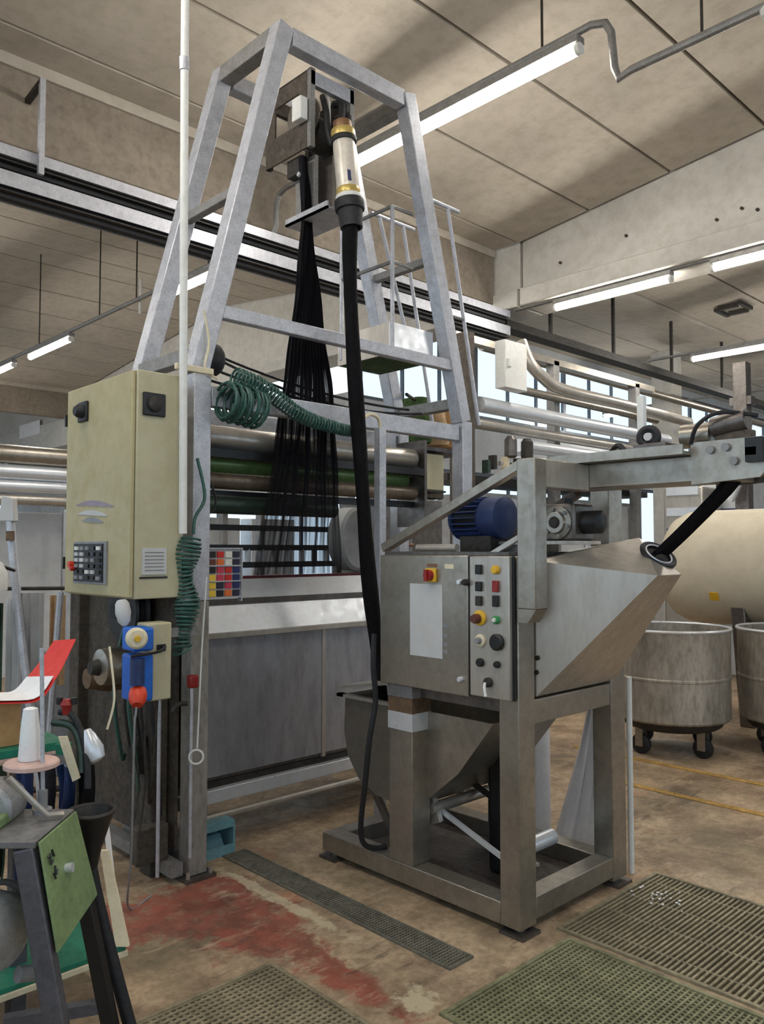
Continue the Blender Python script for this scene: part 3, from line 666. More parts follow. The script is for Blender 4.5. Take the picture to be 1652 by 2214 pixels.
# green coiled air hoses
one(B().tube(helix(smooth_path([(2.20, 3.35, 2.40), (2.38, 3.35, 2.36), (2.62, 3.35, 2.25), (2.90, 3.36, 2.21), (3.02, 3.36, 2.21)]), lambda u: .045-.018*u, .021), .0065, 5), 'coiled_hose', 'green_hose', 'green coiled air hose stretched along the tower cross rail', 'hose')
def loops(c, ax, R, n, r, j):
    pts = []; ax = V(ax).normalized(); u = ax.orthogonal().normalized(); w = ax.cross(u)
    for i in range(n*12+1):
        a = 2*math.pi*i/12; k = 1+.16*math.sin(i*.37)
        pts.append(V(c)+u*math.cos(a)*R*k+w*math.sin(a)*R*k*1.05+ax*(j*i/(n*12))+V(0, .006*math.sin(i*.8), 0))
    return pts
one(B().tube(loops((2.14, 3.345, 2.27), (1, .05, -.1), .082, 17, .007, .23), .0075, 5), 'hose_bundle', 'green_hose', 'tangled bundle of green hose loops at the left end of the cross rail', 'hose')
vt = smooth_path([(1.965, 3.335, 1.60), (1.935, 3.335, 1.45), (1.95, 3.335, 1.30), (1.925, 3.335, 1.12), (1.93, 3.335, 1.08)])
one(B().tube(helix(vt, lambda u: .042+.014*math.sin(u*13), .019), .0065, 5), 'coiled_hose', 'green_hose', 'green coiled air hose hanging down the left tower post', 'hose')
one(B().tube(smooth_path([(2.01, 3.365, 1.98), (2.05, 3.36, 1.80), (2.0, 3.36, 1.70), (1.985, 3.35, 1.62)]), .008, 6), 'hose_tail', 'green_hose', 'loose green hose end above the hanging coil', 'hose')
# pull cord with ring
t = thing('pull_cord', 'white pull cord ending in a ring in front of the trough', 'pull cord', (2.0, 3.33, .55))
B().tube([(2.045, 3.33, 1.42), (2.025, 3.33, 1.1), (2.005, 3.33, .63)], .004, 6).build('cord', 'white_plastic', t)
B().torus((2.0, 3.33, .59), (.55, .8, 0), .032, .005, 24, 6).build('ring', 'white_plastic', t)
# panel of coloured push buttons
t = thing('button_panel', 'pale panel with rows of coloured square buttons beside the left post', 'button panel', (2.20, 3.42, 1.29))
box(2.11, 2.298, 3.43, 3.445, 1.315, 1.55).build('back_board', 'label_grey', t)
cols = ['sw_black', 'sw_red', 'sw_white', 'sw_navy', 'sw_brown', 'sw_orange', 'sw_white', 'sw_navy', 'sw_black', 'sw_pink', 'sw_red', 'sw_blue', 'sw_yellow', 'sw_pink', 'sw_red', 'sw_blue', 'sw_yellow', 'sw_navy', 'sw_pink', 'sw_blue', 'sw_yellow', 'sw_black', 'sw_orange', 'sw_navy']
for r in range(6):
    for c in range(4): x = 2.116+.046*c; z = 1.508-.038*r; box(x, x+.036, 3.420, 3.43, z, z+.030).build('button', cols[r*4+c], t)
for z in (1.553, 1.468, 1.392, 1.313): box(2.11, 2.30, 3.415, 3.43, z-.003, z+.003).build('divider', 'galvanised', t)
box(2.298, 2.305, 3.415, 3.445, 1.29, 1.556).build('edge_strip', 'galvanised', t)
B().tube([(2.19, 3.445, 1.40), (2.19, 3.53, 1.40), (2.10, 3.53, 1.40)], .010, 8).build('bracket', 'stainless', t)
# blue crate on the floor
t = thing('plastic_crate', 'small pale blue plastic crate on the floor by the left tower foot', 'crate', (2.28, 3.62, 0))
x0, x1, y0, y1, z1 = 2.19, 2.37, 3.56, 3.72, .17
box(x0, x1, y0, y1, 0, .012).build('bottom', 'crate_blue', t)
box(x0, x1, y0+.01, y1, .158, z1).build('lid', 'crate_blue', t)
box(x0, x0+.012, y0, y1, .012, .158).build('side', 'crate_blue', t); box(x1-.012, x1, y0, y1, .012, .158).build('side', 'crate_blue', t)
box(x0+.012, x1-.012, y1-.012, y1, .012, .158).build('side', 'crate_blue', t)
for za, zb in ((.012, .05), (.135, .158)): box(x0+.012, x1-.012, y0, y0+.01, za, zb).build('front_rim', 'crate_blue', t)
B().prism([(x0+.04, y0+.03, .02), (x0+.04, y0+.08, .09), (x0+.04, y0+.13, .02)], (.10, 0, 0)).build('rib', 'crate_blue', t)

# --- left: conduit pole, beige cabinet, power sockets, end drive
t = thing('conduit_pole', 'thin pale vertical conduit pole from the ceiling past the tower leg', 'conduit', (1.88, 3.28, 1.62))
B().tube([(1.865, 3.28, 5.54), (1.87, 3.28, 3.9), (1.885, 3.285, 2.37), (1.895, 3.29, 1.62)], .019, 12).build('pipe', 'white_plastic', t)
B().tube([(1.868, 3.28, 3.83), (1.87, 3.28, 3.77)], .023, 12).build('coupling', 'galvanised', t)
box(1.86, 2.06, 3.305, 3.325, 2.375, 2.405).build('clamp', 'cream_strip', t, .004)
t = thing('electrical_cabinet', 'tall beige electrical cabinet mounted on the left of the tower', 'cabinet', (1.80, 3.70, 1.327))
box(1.69, 1.925, 3.345, 4.06, 1.327, 2.355).build('body', 'cabinet_side', t, .006)
d = box(1.67, 1.688, 3.352, 4.053, 1.334, 2.348).build('door', 'cabinet_beige', t, .005)
for z in (1.45, 2.17): box(1.662, 1.69, 4.054, 4.066, z, z+.06).build('hinge', 'black_plastic', d)
sw = box(1.655, 1.67, 3.80, 3.90, 2.17, 2.27).build('switch_plate', 'black_plastic', d, .006)
B().lathe((1.655, 3.85, 2.22), (-1, 0, 0), [(0, .034), (.02, .03), (.035, .022)], 16).build('switch_knob', 'black_rubber', sw)
B().box(1.63, 1.66, 3.842, 3.858, 2.19, 2.25).build('switch_bar', 'black_plastic', sw)
pn = box(1.662, 1.67, 3.57, 3.93, 1.385, 1.585).build('control_plate', 'grey_plastic', d)
pb = box(1.656, 1.662, 3.60, 3.915, 1.395, 1.575).build('key_field', 'sw_black', d)
random.seed(3)
for r in range(6):
    for c in range(5):
        y = 3.615+.06*c; z = 1.405+.028*r; m = random.choice(['black_plastic', 'grey_plastic', 'grey_plastic', 'label_grey', 'dark_steel', 'white_plastic', 'black_plastic'])
        box(1.648, 1.656, y, y+.036, z, z+.017).build('key', m, pb)
B().cyl((1.656, 3.925, 1.475), (1.635, 3.925, 1.475), .016, n=12).build('indicator', 'orange_red', d)
B().cyl((1.656, 3.905, 1.455), (1.635, 3.905, 1.455), .012, n=12).build('indicator', 'sw_red', d)
def swoosh(y0, y1, z0, h, mat):
    pts = [(y0+(y1-y0)*i/10, z0+h*math.sin(i/10*2.2)) for i in range(11)]
    wd = [.012*math.sin(math.pi*(i+.3)/10.6)+.001 for i in range(11)]
    b = B()
    for (ya, za), (yb, zb), wa, wb in zip(pts, pts[1:], wd, wd[1:]): b.prism([(1.669, ya, za-wa), (1.669, yb, zb-wb), (1.669, yb, zb+wb), (1.669, ya, za+wa)], (-.0015, 0, 0))
    b.build('logo_mark', mat, d)
swoosh(3.52, 3.92, 1.745, .025, 'logo_purple'); swoosh(3.58, 3.90, 1.705, .02, 'label_grey'); swoosh(3.62, 3.85, 1.675, .015, 'grey_plastic')
sp = box(1.715, 1.825, 3.330, 3.345, 2.15, 2.255).build('switch_plate', 'black_plastic', d, .005)
B().lathe((1.77, 3.33, 2.203), (0, -1, 0), [(0, .036), (.012, .034), (.02, .02)], 18).build('switch_knob', 'dark_steel', sp)
sp.parent = t
lb = box(1.722, 1.842, 3.339, 3.345, 1.435, 1.555).build('data_label', 'label_grey', t)
for k in range(6): box(1.735, 1.828, 3.3375, 3.339, 1.452+.016*k, 1.457+.016*k).build('text_line', 'grey_plastic', lb)
box(1.712, 1.848, 3.340, 3.345, 1.418, 1.426).build('slot', 'black_plastic', t)
box(1.925, 2.01, 3.5, 3.9, 2.28, 2.33).build('mounting_bracket', 'galvanised_dull', t); box(1.925, 2.01, 3.5, 3.9, 1.36, 1.41).build('mounting_bracket', 'galvanised_dull', t)
# power sockets
t = thing('power_socket_unit', 'blue and beige industrial power sockets hanging below the cabinet', 'socket', (1.74, 3.30, .88))
box(1.715, 1.835, 3.27, 3.37, .885, 1.225).build('enclosure', 'cabinet_side', t, .008)
box(1.62, 1.712, 3.20, 3.32, 1.115, 1.215).build('socket_box', 'blue_plastic', t, .01)
B().lathe((1.625, 3.195, 1.175), (-.3, -1, 0), [(0, .045), (.02, .045), (.03, .035)], 20).build('socket_lid', 'cream_strip', t)
B().lathe((1.616, 3.164, 1.175), (-.3, -1, 0), [(0, .014), (.012, .012)], 12).build('lid_mark', 'signal_yellow', t)
box(1.63, 1.712, 3.20, 3.34, .90, 1.10).build('socket_box', 'blue_plastic', t, .012)
B().cyl((1.63, 3.19, .98), (1.63, 3.19, 1.09), .030, n=16).build('socket_lid', 'motor_blue', t)
B().tube(smooth_path([(1.60, 3.19, 1.10), (1.66, 3.18, 1.105), (1.74, 3.20, 1.11), (1.79, 3.25, 1.12)]), .007, 6).build('strap', 'black_rubber', t)
box(1.76, 1.80, 3.26, 3.27, 1.10, 1.13).build('switch', 'black_plastic', t)
for i, e in enumerate(((1.66, 3.28, .35), (1.70, 3.30, .28), (1.78, 3.33, .45))):
    B().tube(smooth_path([(1.68+.05*i, 3.29, .90), (1.67+.05*i, 3.29, .70), (1.70+.03*i, 3.30, .52), e]), .0045, 6).build('cable', 'dark_steel', t)
box(1.835, 2.0, 3.33, 3.36, 1.15, 1.19).build('mounting_arm', 'galvanised_dull', t)
t = thing('power_plug', 'orange-red power plug in the lower blue socket', 'plug', (1.61, 3.16, .88))
B().lathe((1.64, 3.20, .955), (-.35, -.6, -.72), [(0, .034), (.02, .038), (.05, .036), (.075, .022)], 18).build('body', 'orange_red', t)
B().tube(smooth_path([(1.61, 3.155, .895), (1.605, 3.15, .86), (1.60, 3.15, .80), (1.61, 3.18, .3), (1.66, 3.30, .02), (1.80, 3.36, .012)]), .0045, 6).build('cable', 'grey_plastic', t)
one(B().lathe((1.64, 3.33, 1.215), (0, .3, 1), [(0, .01), (.02, .026), (.06, .034), (.10, .03), (.115, .02)], 16), 'hanging_tag', 'label_grey', 'pale translucent tag hanging under the cabinet corner', 'tag')
# end drive below the cabinet
t = ed = thing('end_drive', 'grimy drive side of the washing trough below the beige cabinet', 'machine drive', (1.98, 3.85, 0))
box(1.99, 2.005, 3.50, 4.55, .12, 1.36).build('side_plate', 'brown_grime', t)
box(1.93, 2.0, 4.48, 4.60, 0, 1.40).build('rear_post', 'brown_grime', t, .006)
box(1.90, 1.985, 3.56, 3.68, .0, 1.02).build('pipe_duct', 'brown_grime', t, .01)
box(1.84, 1.90, 3.60, 3.70, .48, .66).build('gear_cover', 'dark_steel', t, .01)
box(1.93, 1.99, 3.42, 4.5, .03, .09).build('base_rail', 'galvanised_dull', t)
box(1.80, 1.96, 3.50, 3.58, .09, .26).build('foot_block', 'brown_grime', t, .008)
B().lathe((1.88, 3.86, 1.24), (1, 0, 0), [(0, .16), (.012, .17), (.03, .15), (.055, .15), (.07, .17), (.085, .16)], 30).build('drive_pulley', 'black_plastic', t)
B().lathe((1.84, 3.86, 1.24), (1, 0, 0), [(0, .04), (.15, .04)], 16).build('pulley_hub', 'black_rubber', t)
m = B().lathe((1.70, 3.72, .99), (1, 0, 0), [(0, .04), (.01, .085), (.12, .09), (.2, .09), (.21, .07), (.27, .07)], 24).build('gear_motor', 'stainless_warm', t)
B().lathe((1.66, 3.72, .99), (1, 0, 0), [(0, .03), (.06, .045)], 18).build('motor_nose', 'dark_steel', m)
B().lathe((1.76, 3.98, .90), (1, 0, 0), [(0, .05), (.1, .075), (.2, .075)], 20).build('bearing', 'rust_steel', t)
random.seed(11)
for i in range(6):
    y = 3.46+.05*i; x = 1.86-.03*(i % 3)
    B().tube(smooth_path([(x+.06, y+.08, 1.15), (x, y+.03, .98), (x-.02, y, .80), (x+.03, y+.02, .55), (x+.06, y+.05, .30+.05*i)]), .010, 6).build('hose', ['black_rubber', 'dark_steel', 'green_hose'][i % 3], t)
B().tube([(1.87, 3.44, .05), (1.87, 3.44, .90)], .009, 8).build('thin_pipe', 'galvanised', t)
B().tube([(2.0, 3.375, .12), (2.0, 3.375, .92)], .008, 8).build('thin_pipe', 'galvanised', t)
box(1.985, 2.03, 3.36, 3.40, .90, .96).build('red_valve', 'signal_red', t, .008)
B().tube(smooth_path([(1.98, 3.385, .83), (1.93, 3.385, .83), (1.91, 3.39, .80)]), .012, 8).build('valve_pipe', 'dark_steel', t)

# ================================================================== STAINLESS ROPE OPENER (the machine on legs at the right)
FX, FY, BX, BY = 2.665, 1.99, 3.49, 3.22          # outer corner, far corner
t = dm = thing('rope_opener', 'stainless steel machine on square legs with control panel and chute', 'machine', (3.07, 2.6, 0))
def post(x0, x1, y0, y1, z0, z1, nm='leg', mat='stainless_warm', bev=.004): return box(x0, x1, y0, y1, z0, z1).build(nm, mat, dm, bev)
post(FX, FX+.11, FY, FY+.10, .03, 1.52)                        # near corner
post(FX, FX+.12, 2.585, 2.735, .12, .94)                       # front, below the panel's left end
post(BX-.12, BX, FY, FY+.10, .03, 1.86, mat='stainless_warm')  # far right corner
post(BX-.12, BX, 2.60, 2.72, .12, 1.5, mat='stainless_dark')   # far, hidden by the panel
# base frame
post(FX, FX+.10, FY+.10, BY, .03, .12, 'base_rail'); post(BX-.10, BX, FY+.10, BY, .03, .12, 'base_rail')
post(FX+.11, BX-.12, FY, FY+.09, .05, .14, 'base_rail'); post(FX+.10, BX-.10, BY-.09, BY, .03, .12, 'base_rail')
box(FX+.10, BX-.10, FY+.09, BY-.09, .035, .045).build('base_plate', 'base_plate', dm)
for x, y in ((FX+.05, FY+.04), (FX+.04, BY-.06), (BX-.05, FY+.04), (BX-.05, BY-.06)):
    f = box(x-.06, x+.06, y-.06, y+.06, 0, .014).build('foot_plate', 'stainless_dark', dm)
    B().cyl((x, y, .014), (x, y, .035), .02, n=10).build('foot_stud', 'stainless', f)
# upper frame
post(FX+.11, BX-.12, FY+.005, FY+.09, .83, .93, 'upper_rail'); post(FX+.05, FX+.10, FY+.10, 2.76, .87, .93, 'upper_rail', 'stainless_dark')
post(BX-.10, BX-.02, FY+.10, 2.72, .85, .93, 'upper_rail', 'stainless_dark')
box(FX+.11, BX-.12, FY+.01, FY+.02, .66, .83).build('inner_shade_plate', 'stainless_dark', dm) if False else None
# chute: back box and tapering snout with a ring mouth
ch = B().add([(2.80, 2.0, .94), (3.42, 2.0, .94), (3.02, 1.57, 1.445), (3.22, 1.57, 1.445), (2.80, 2.0, 1.50), (3.42, 2.0, 1.56), (3.30, 1.80, 1.60), (3.18, 1.70, 1.535), (2.80, 2.30, 1.50), (3.30, 2.30, 1.52), (2.80, 2.30, .94), (3.42, 2.30, .94)],
    [(0, 2, 4), (0, 1, 3, 2), (1, 5, 6, 3), (4, 2, 7), (4, 7, 6), (2, 3, 7), (7, 3, 6), (4, 6, 9, 8), (6, 5, 9), (0, 4, 8, 10), (10, 8, 9, 11), (0, 10, 11, 1), (1, 11, 9, 5)]).build('chute', 'stainless', dm, 0, smooth=False)
rc = V(3.215, 1.668, 1.525); rn = V(-.18, -.62, .76).normalized()
B().torus(rc, rn, .072, .011, 32, 8).build('mouth_ring', 'black_rubber', ch)
B().lathe(rc-rn*.01, rn, [(0, .070), (.006, .070)], 28).build('mouth_hole', 'black_plastic', ch)
B().torus(rc+rn*.006, rn, .058, .004, 32, 6).build('mouth_rim', 'stainless_bright', ch)
for y, z in ((1.96, 1.10), (1.965, 1.04)): B().cyl((2.80, y+.03, z), (2.79, y+.03, z), .010, n=8).build('bolt', 'dark_steel', ch)
# control cabinet
cb = box(2.655, 3.02, 2.02, 2.76, .955, 1.52).build('control_cabinet', 'stainless_warm', dm, .005)
dr = box(2.628, 2.652, 2.222, 2.757, .93, 1.522).build('cabinet_door', 'stainless_warm', dm, .004)
st = box(2.628, 2.652, 2.005, 2.212, .94, 1.52).build('control_strip', 'stainless', dm, .004)
box(2.634, 2.65, 2.212, 2.222, .94, 1.52).build('door_gap', 'black_plastic', dm)
box(2.646, 2.652, 1.992, 2.005, .94, 1.52).build('door_gap', 'black_plastic', dm)
def fx(n, y, z, r, mat, par, h=.018, x=2.628): return B().lathe((x, y, z), (-1, 0, 0), [(0, r), (h*.7, r), (h, r*.8)], 18).build(n, mat, par)
ms = box(2.612, 2.628, 2.395, 2.455, 1.405, 1.465).build('main_switch_plate', 'signal_yellow', dr, .004)
B().lathe((2.612, 2.425, 1.435), (-1, 0, 0), [(0, .024), (.02, .022)], 18).build('main_switch_knob', 'signal_red', ms)
B().box(2.580, 2.595, 2.417, 2.433, 1.41, 1.46).build('main_switch_bar', 'signal_red', ms)
box(2.6265, 2.628, 2.395, 2.455, 1.47, 1.485).build('switch_label', 'copper', dr)
box(2.626, 2.628, 2.365, 2.56, 1.075, 1.395).build('blank_plate', 'label_grey', dr)
for z in (1.21, 1.17, 1.13, 1.10): box(2.6265, 2.628, 2.335, 2.36, z, z+.016).build('print_mark', 'grey_plastic', dr)
box(2.6265, 2.628, 2.30, 2.35, 1.465, 1.485).build('print_mark', 'cream_strip', dr)
for z in (1.41, 1.0): fx('door_lock', 2.26, z, .012, 'stainless_bright', dr)
fx('lock_knob', 2.222, 1.41, .014, 'dark_steel', dr, .03)
rows = [(1.465, 'sq', 'black_plastic', 'rd', 'signal_yellow'), (1.395, 'sq', 'black_plastic', 'sq', 'signal_red'), (1.335, 'sq', 'dark_steel', 'sq', 'black_plastic')]
for z, a, ma, b_, mb in rows:
    box(2.614, 2.628, 2.142, 2.172, z-.02, z+.02).build('push_button', ma, st, .003)
    if b_ == 'sq': box(2.614, 2.628, 2.055, 2.083, z-.02, z+.026).build('push_button', mb, st, .003)
    else: fx('push_button', 2.07, z, .018, mb, st)
e = fx('emergency_plate', 2.155, 1.265, .032, 'signal_yellow', st, .010); fx('emergency_button', 2.16, 1.262, .020, 'sw_brown', st, .032, 2.618)
fx('green_lamp', 2.068, 1.262, .017, 'signal_green', st); fx('green_lamp_lens', 2.068, 1.262, .010, 'sw_white', st, .024)
fx('dial', 2.152, 1.172, .026, 'cream_strip', st, .012); fx('dial_knob', 2.152, 1.172, .014, 'grey_plastic', st, .030)
fx('horn', 2.064, 1.172, .034, 'black_plastic', st, .02); fx('socket', 2.152, 1.082, .018, 'black_plastic', st); fx('socket', 2.064, 1.082, .014, 'black_plastic', st)
fx('cable_gland', 2.11, 1.005, .02, 'dark_steel', st, .02); B().tube(smooth_path([(2.60, 2.11, 1.005), (2.585, 2.10, .985), (2.58, 2.09, .955)]), .006, 6).build('cable_end', 'white_plastic', st)
B().box(2.66, 2.76, 2.59, 2.74, .80, .93).build('leg_sleeve', 'rust_steel', dm, .003) if False else None
box(FX-.004, FX+.124, 2.581, 2.739, .72, .80).build('leg_band', 'stainless_bright', dm); box(FX-.003, FX+.123, 2.582, 2.738, .80, .87).build('leg_band', 'rust_steel', dm)
box(FX-.006, FX+.126, 2.579, 2.741, .87, .925).build('leg_band', 'galvanised_dull', dm)
# mast, cross beam and arm
post(2.655, 2.735, 1.895, 1.985, 1.31, 1.915, 'mast', 'stainless_warm')
B().prism([(2.655, 1.895, 1.31), (2.655, 1.985, 1.31), (2.655, 1.985, 1.255), (2.655, 1.935, 1.255)], (.08, 0, 0)).build('mast_foot', 'stainless_warm', dm)
box(2.735, 3.06, 1.90, 1.98, 1.80, 1.915).build('cross_beam', 'stainless', dm, .004)
arm = box(3.06, 3.26, 1.28, 2.05, 1.812, 1.915).build('arm', 'stainless_warm', dm, .004)
B().box(2.98, 3.30, 1.44, 2.05, 1.916, 1.930).box(2.98, 2.992, 1.44, 2.05, 1.930, 1.955).build('arm_tray', 'stainless_warm', arm)
B().prism([(3.05, 1.44, 1.80), (3.05, 1.18, 1.815), (3.05, 1.12, 1.88), (3.05, 1.14, 1.965), (3.05, 1.44, 1.965)], (.02, 0, 0)).build('end_plate', 'stainless_warm', arm)
B().prism([(3.27, 1.44, 1.80), (3.27, 1.18, 1.815), (3.27, 1.12, 1.88), (3.27, 1.14, 1.965), (3.27, 1.44, 1.965)], (.02, 0, 0)).build('end_plate', 'stainless_dark', arm)
B().cyl((3.07, 1.30, 1.87), (3.27, 1.30, 1.87), .035, n=16).build('guide_roller', 'stainless_bright', arm)
B().cyl((3.07, 1.20, 1.93), (3.27, 1.20, 1.93), .022, n=14).build('guide_roller', 'dark_steel', arm)
box(3.02, 3.05, 1.16, 1.22, 1.87, 1.96).build('sensor', 'black_plastic', arm); box(3.02, 3.045, 1.18, 1.22, 1.895, 1.925).build('sensor_face', 'sw_white', arm)
for y, z in ((1.36, 1.93), (1.30, 1.935), (1.27, 1.88)): B().cyl((3.05, y, z), (3.035, y, z), .016, n=10).build('bolt', 'grey_plastic', arm)
B().box(3.10, 3.13, 1.665, 1.695, 1.93, 2.19).build('white_upright', 'white_plastic', arm, .003)
wh = B().torus((3.02, 1.60, 2.0), (1, .25, 0), .034, .016, 22, 8).build('hand_wheel', 'black_rubber', arm); B().lathe((3.0, 1.595, 2.0), (1, .25, 0), [(0, .016), (.04, .018)], 12).build('wheel_hub', 'label_grey', wh)
box(3.0, 3.12, 1.52, 1.66, 1.93, 1.975).build('bearing_block', 'stainless_dark', arm, .006)
B().cyl((3.12, 1.50, 2.0), (3.12, 1.38, 2.0), .05, n=16).build('air_motor', 'stainless_warm', arm)
B().cyl((3.10, 1.37, 2.02), (3.10, 1.24, 2.04), .042, n=14).build('air_motor', 'stainless_dark', arm)
B().box(3.08, 3.13, 1.22, 1.36, 1.965, 2.0).build('valve_block', 'brown_grime', arm, .005)
B().tube(smooth_path([(3.05, 1.44, 1.96), (3.03, 1.40, 2.03), (3.05, 1.32, 2.07), (3.10, 1.20, 2.05)]), .008, 6).build('air_line', 'black_rubber', arm)
B().tube(smooth_path([(3.04, 1.70, 1.93), (3.03, 1.74, 1.98), (3.06, 1.80, 1.95)]), .012, 6).build('air_line', 'black_plastic', arm)
B().beam((2.73, 2.83, 1.555), (2.71, 2.0, 1.895), .045, .04).build('brace', 'stainless_warm', dm, .003)
B().beam((3.28, 2.60, 1.56), (3.16, 2.02, 1.80), .04, .035).build('brace', 'stainless_dark', dm, .003)
B().beam((2.72, 2.18, 1.52), (2.74, 1.97, 1.63), .025, .02).build('brace', 'stainless', dm)
box(2.70, 3.40, 2.06, 2.80, 1.522, 1.538).build('top_plate', 'stainless_dark', dm)
B().cyl((2.72, 2.36, 1.556), (2.72, 2.60, 1.556), .017, n=12).build('spool_rod', 'stainless', dm)
# blue motor with gearbox
mo = B().lathe((2.94, 2.36, 1.692), (0, -1, 0), [(-.02, .08), (0, .092), (.01, .096), (.10, .096), (.11, .06)], 28).build('motor', 'motor_blue', dm)
B().lathe((2.94, 2.52, 1.692), (0, -1, 0), [(0, .05), (.008, .078), (.15, .078)], 24).build('fin_core', 'black_plastic', mo)
b = B()
for k in range(22):
    a = 2*math.pi*k/22; c, s_ = math.cos(a), math.sin(a); b.beam((2.94+.088*c, 2.52, 1.692+.088*s_), (2.94+.088*c, 2.36, 1.692+.088*s_), .0045, .024, (c, 0, s_))
b.build('cooling_fins', 'motor_blue', mo)
B().lathe((2.94, 2.535, 1.692), (0, -1, 0), [(0, .06), (.006, .092), (.018, .100), (.024, .09)], 26).build('fan_cover', 'motor_blue', mo)
box(2.88, 3.0, 2.30, 2.48, 1.538, 1.61).build('motor_foot', 'dark_steel', mo)
gb = box(2.98, 3.14, 1.925, 2.095, 1.585, 1.745).build('gearbox', 'stainless_dark', dm, .012)
B().lathe((2.985, 2.01, 1.665), (-1, 0, 0), [(0, .072), (.012, .072), (.016, .05), (.03, .045)], 24).build('gearbox_flange', 'stainless_warm', gb)
B().lathe((2.955, 2.01, 1.665), (-1, 0, 0), [(0, .026), (.008, .024)], 18).build('gearbox_shaft', 'dark_steel', gb)
for k in range(6):
    a = math.pi*k/3+.3; B().cyl((2.972, 2.01+.06*math.cos(a), 1.665+.06*math.sin(a)), (2.96, 2.01+.06*math.cos(a), 1.665+.06*math.sin(a)), .009, n=6).build('bolt', 'grey_plastic', gb)
box(2.94, 3.18, 1.92, 2.30, 1.570, 1.585).build('gearbox_plate', 'stainless', gb)
B().lathe((3.06, 1.925, 1.665), (0, -1, 0), [(0, .05), (.08, .05), (.09, .03)], 20).build('coupling', 'black_plastic', dm)
B().cyl((3.10, 2.03, 1.745), (3.10, 2.03, 1.775), .02, n=10).build('oil_plug', 'black_plastic', gb)
box(2.97, 3.15, 2.12, 2.29, 1.538, 1.570).build('gearbox_pedestal', 'stainless_dark', gb)
# J-shaped catch trough
prof_j = [(3.16, .80), (3.17, .62), (3.14, .50), (3.06, .40), (2.93, .345), (2.78, .33), (2.62, .37), (2.40, .55), (2.20, .80)]
b = B(); rows_ = [[(2.77, y, z) for y, z in prof_j], [(3.30, y, z) for y, z in prof_j]]
b.shell(rows_, .006)
for x in (2.766, 3.298): b.prism([(x, y, z) for y, z in prof_j], (.006, 0, 0))
ct = b.build('catch_trough', 'stainless_warm', dm)
B().box(2.74, 3.33, 3.15, 3.20, .795, .81).box(2.74, 2.775, 2.76, 3.2, .795, .81).build('trough_rim', 'stainless', ct)
B().prism([(2.72, 3.16, .84), (2.72, 2.80, .90), (2.72, 2.80, .915), (2.72, 3.16, .855)], (.40, 0, 0)).build('trough_flap', 'stainless', ct)
B().beam((2.85, 3.10, .42), (2.90, 2.95, .13), .03, .03).build('trough_strut', 'stainless_dark', dm); B().beam((3.2, 3.05, .40), (3.2, 2.95, .12), .03, .03).build('trough_strut', 'stainless_dark', dm)
# dancing roller underneath
B().cyl((2.92, 2.22, .215), (3.22, 2.22, .215), .036, n=18).build('tension_roller', 'stainless_bright', dm)
B().cyl((2.85, 2.22, .215), (2.92, 2.22, .215), .012, n=10).build('roller_pin', 'dark_steel', dm)
B().beam((2.86, 2.62, .34), (2.86, 2.17, .19), .014, .022).build('roller_lever', 'stainless_bright', dm)
B().cyl((2.80, 2.60, .345), (3.22, 2.60, .345), .026, n=16).build('pivot_roller', 'stainless', dm)
B().beam((2.83, 2.64, .42), (2.83, 2.58, .28), .03, .05).build('pivot_bracket', 'stainless', dm); B().beam((3.12, 2.9, .50), (3.12, 2.42, .33), .02, .022).build('link_rod', 'dark_steel', dm)
box(3.02, 3.16, 2.28, 2.44, .046, .62).build('pump_column', 'black_plastic', dm, .02)
B().cyl((2.82, 2.09, .145), (2.82, 2.09, .21), .022, n=10).build('drain_tap', 'dark_steel', dm); B().beam((2.82, 2.09, .215), (2.90, 2.07, .215), .02, .012).build('tap_lever', 'galvanised_dull', dm)
# fabric entering the mouth
one(B().shell([[p+V(.040*math.cos(a), -.016*math.cos(a), .014*math.sin(a)) for a in (0, .8, 1.6, 2.4, 3.14)] for p in smooth_path([(3.165, 1.325, 1.84), (3.17, 1.36, 1.79), (3.185, 1.46, 1.70), (3.20, 1.57, 1.605), (3.212, 1.662, 1.53)], 5)], .02), 'fabric_strip', 'black_fabric', 'black fabric band running from the arm end into the chute mouth', 'fabric')
# black cable down the left
one(B().tube(smooth_path([(2.63, 2.80, 1.15), (2.615, 2.79, 1.0), (2.625, 2.785, .84), (2.60, 2.80, .66), (2.60, 2.83, .45), (2.61, 2.87, .25), (2.63, 2.87, .16), (2.69, 2.85, .128), (2.74, 2.83, .13)]), .013, 8), 'power_cable', 'black_rubber', 'black power cable hanging down left of the stainless control panel', 'cable')
# pale guide post with hook behind the panel
t = thing('guide_post', 'slim pale post with hooked top behind the left end of the control panel', 'post', (3.16, 3.32, 0))
box(3.135, 3.185, 3.29, 3.34, 0, 2.24).build('post', 'galvanised', t, .004)
B().tube(smooth_path([(3.16, 3.315, 2.24), (3.13, 3.30, 2.29), (3.05, 3.28, 2.30), (2.98, 3.255, 2.27), (2.93, 3.245, 2.26)]), .010, 8).build('hook', 'cream_strip', t)
box(3.10, 3.22, 3.26, 3.38, 0, .015).build('base', 'dark_steel', t)
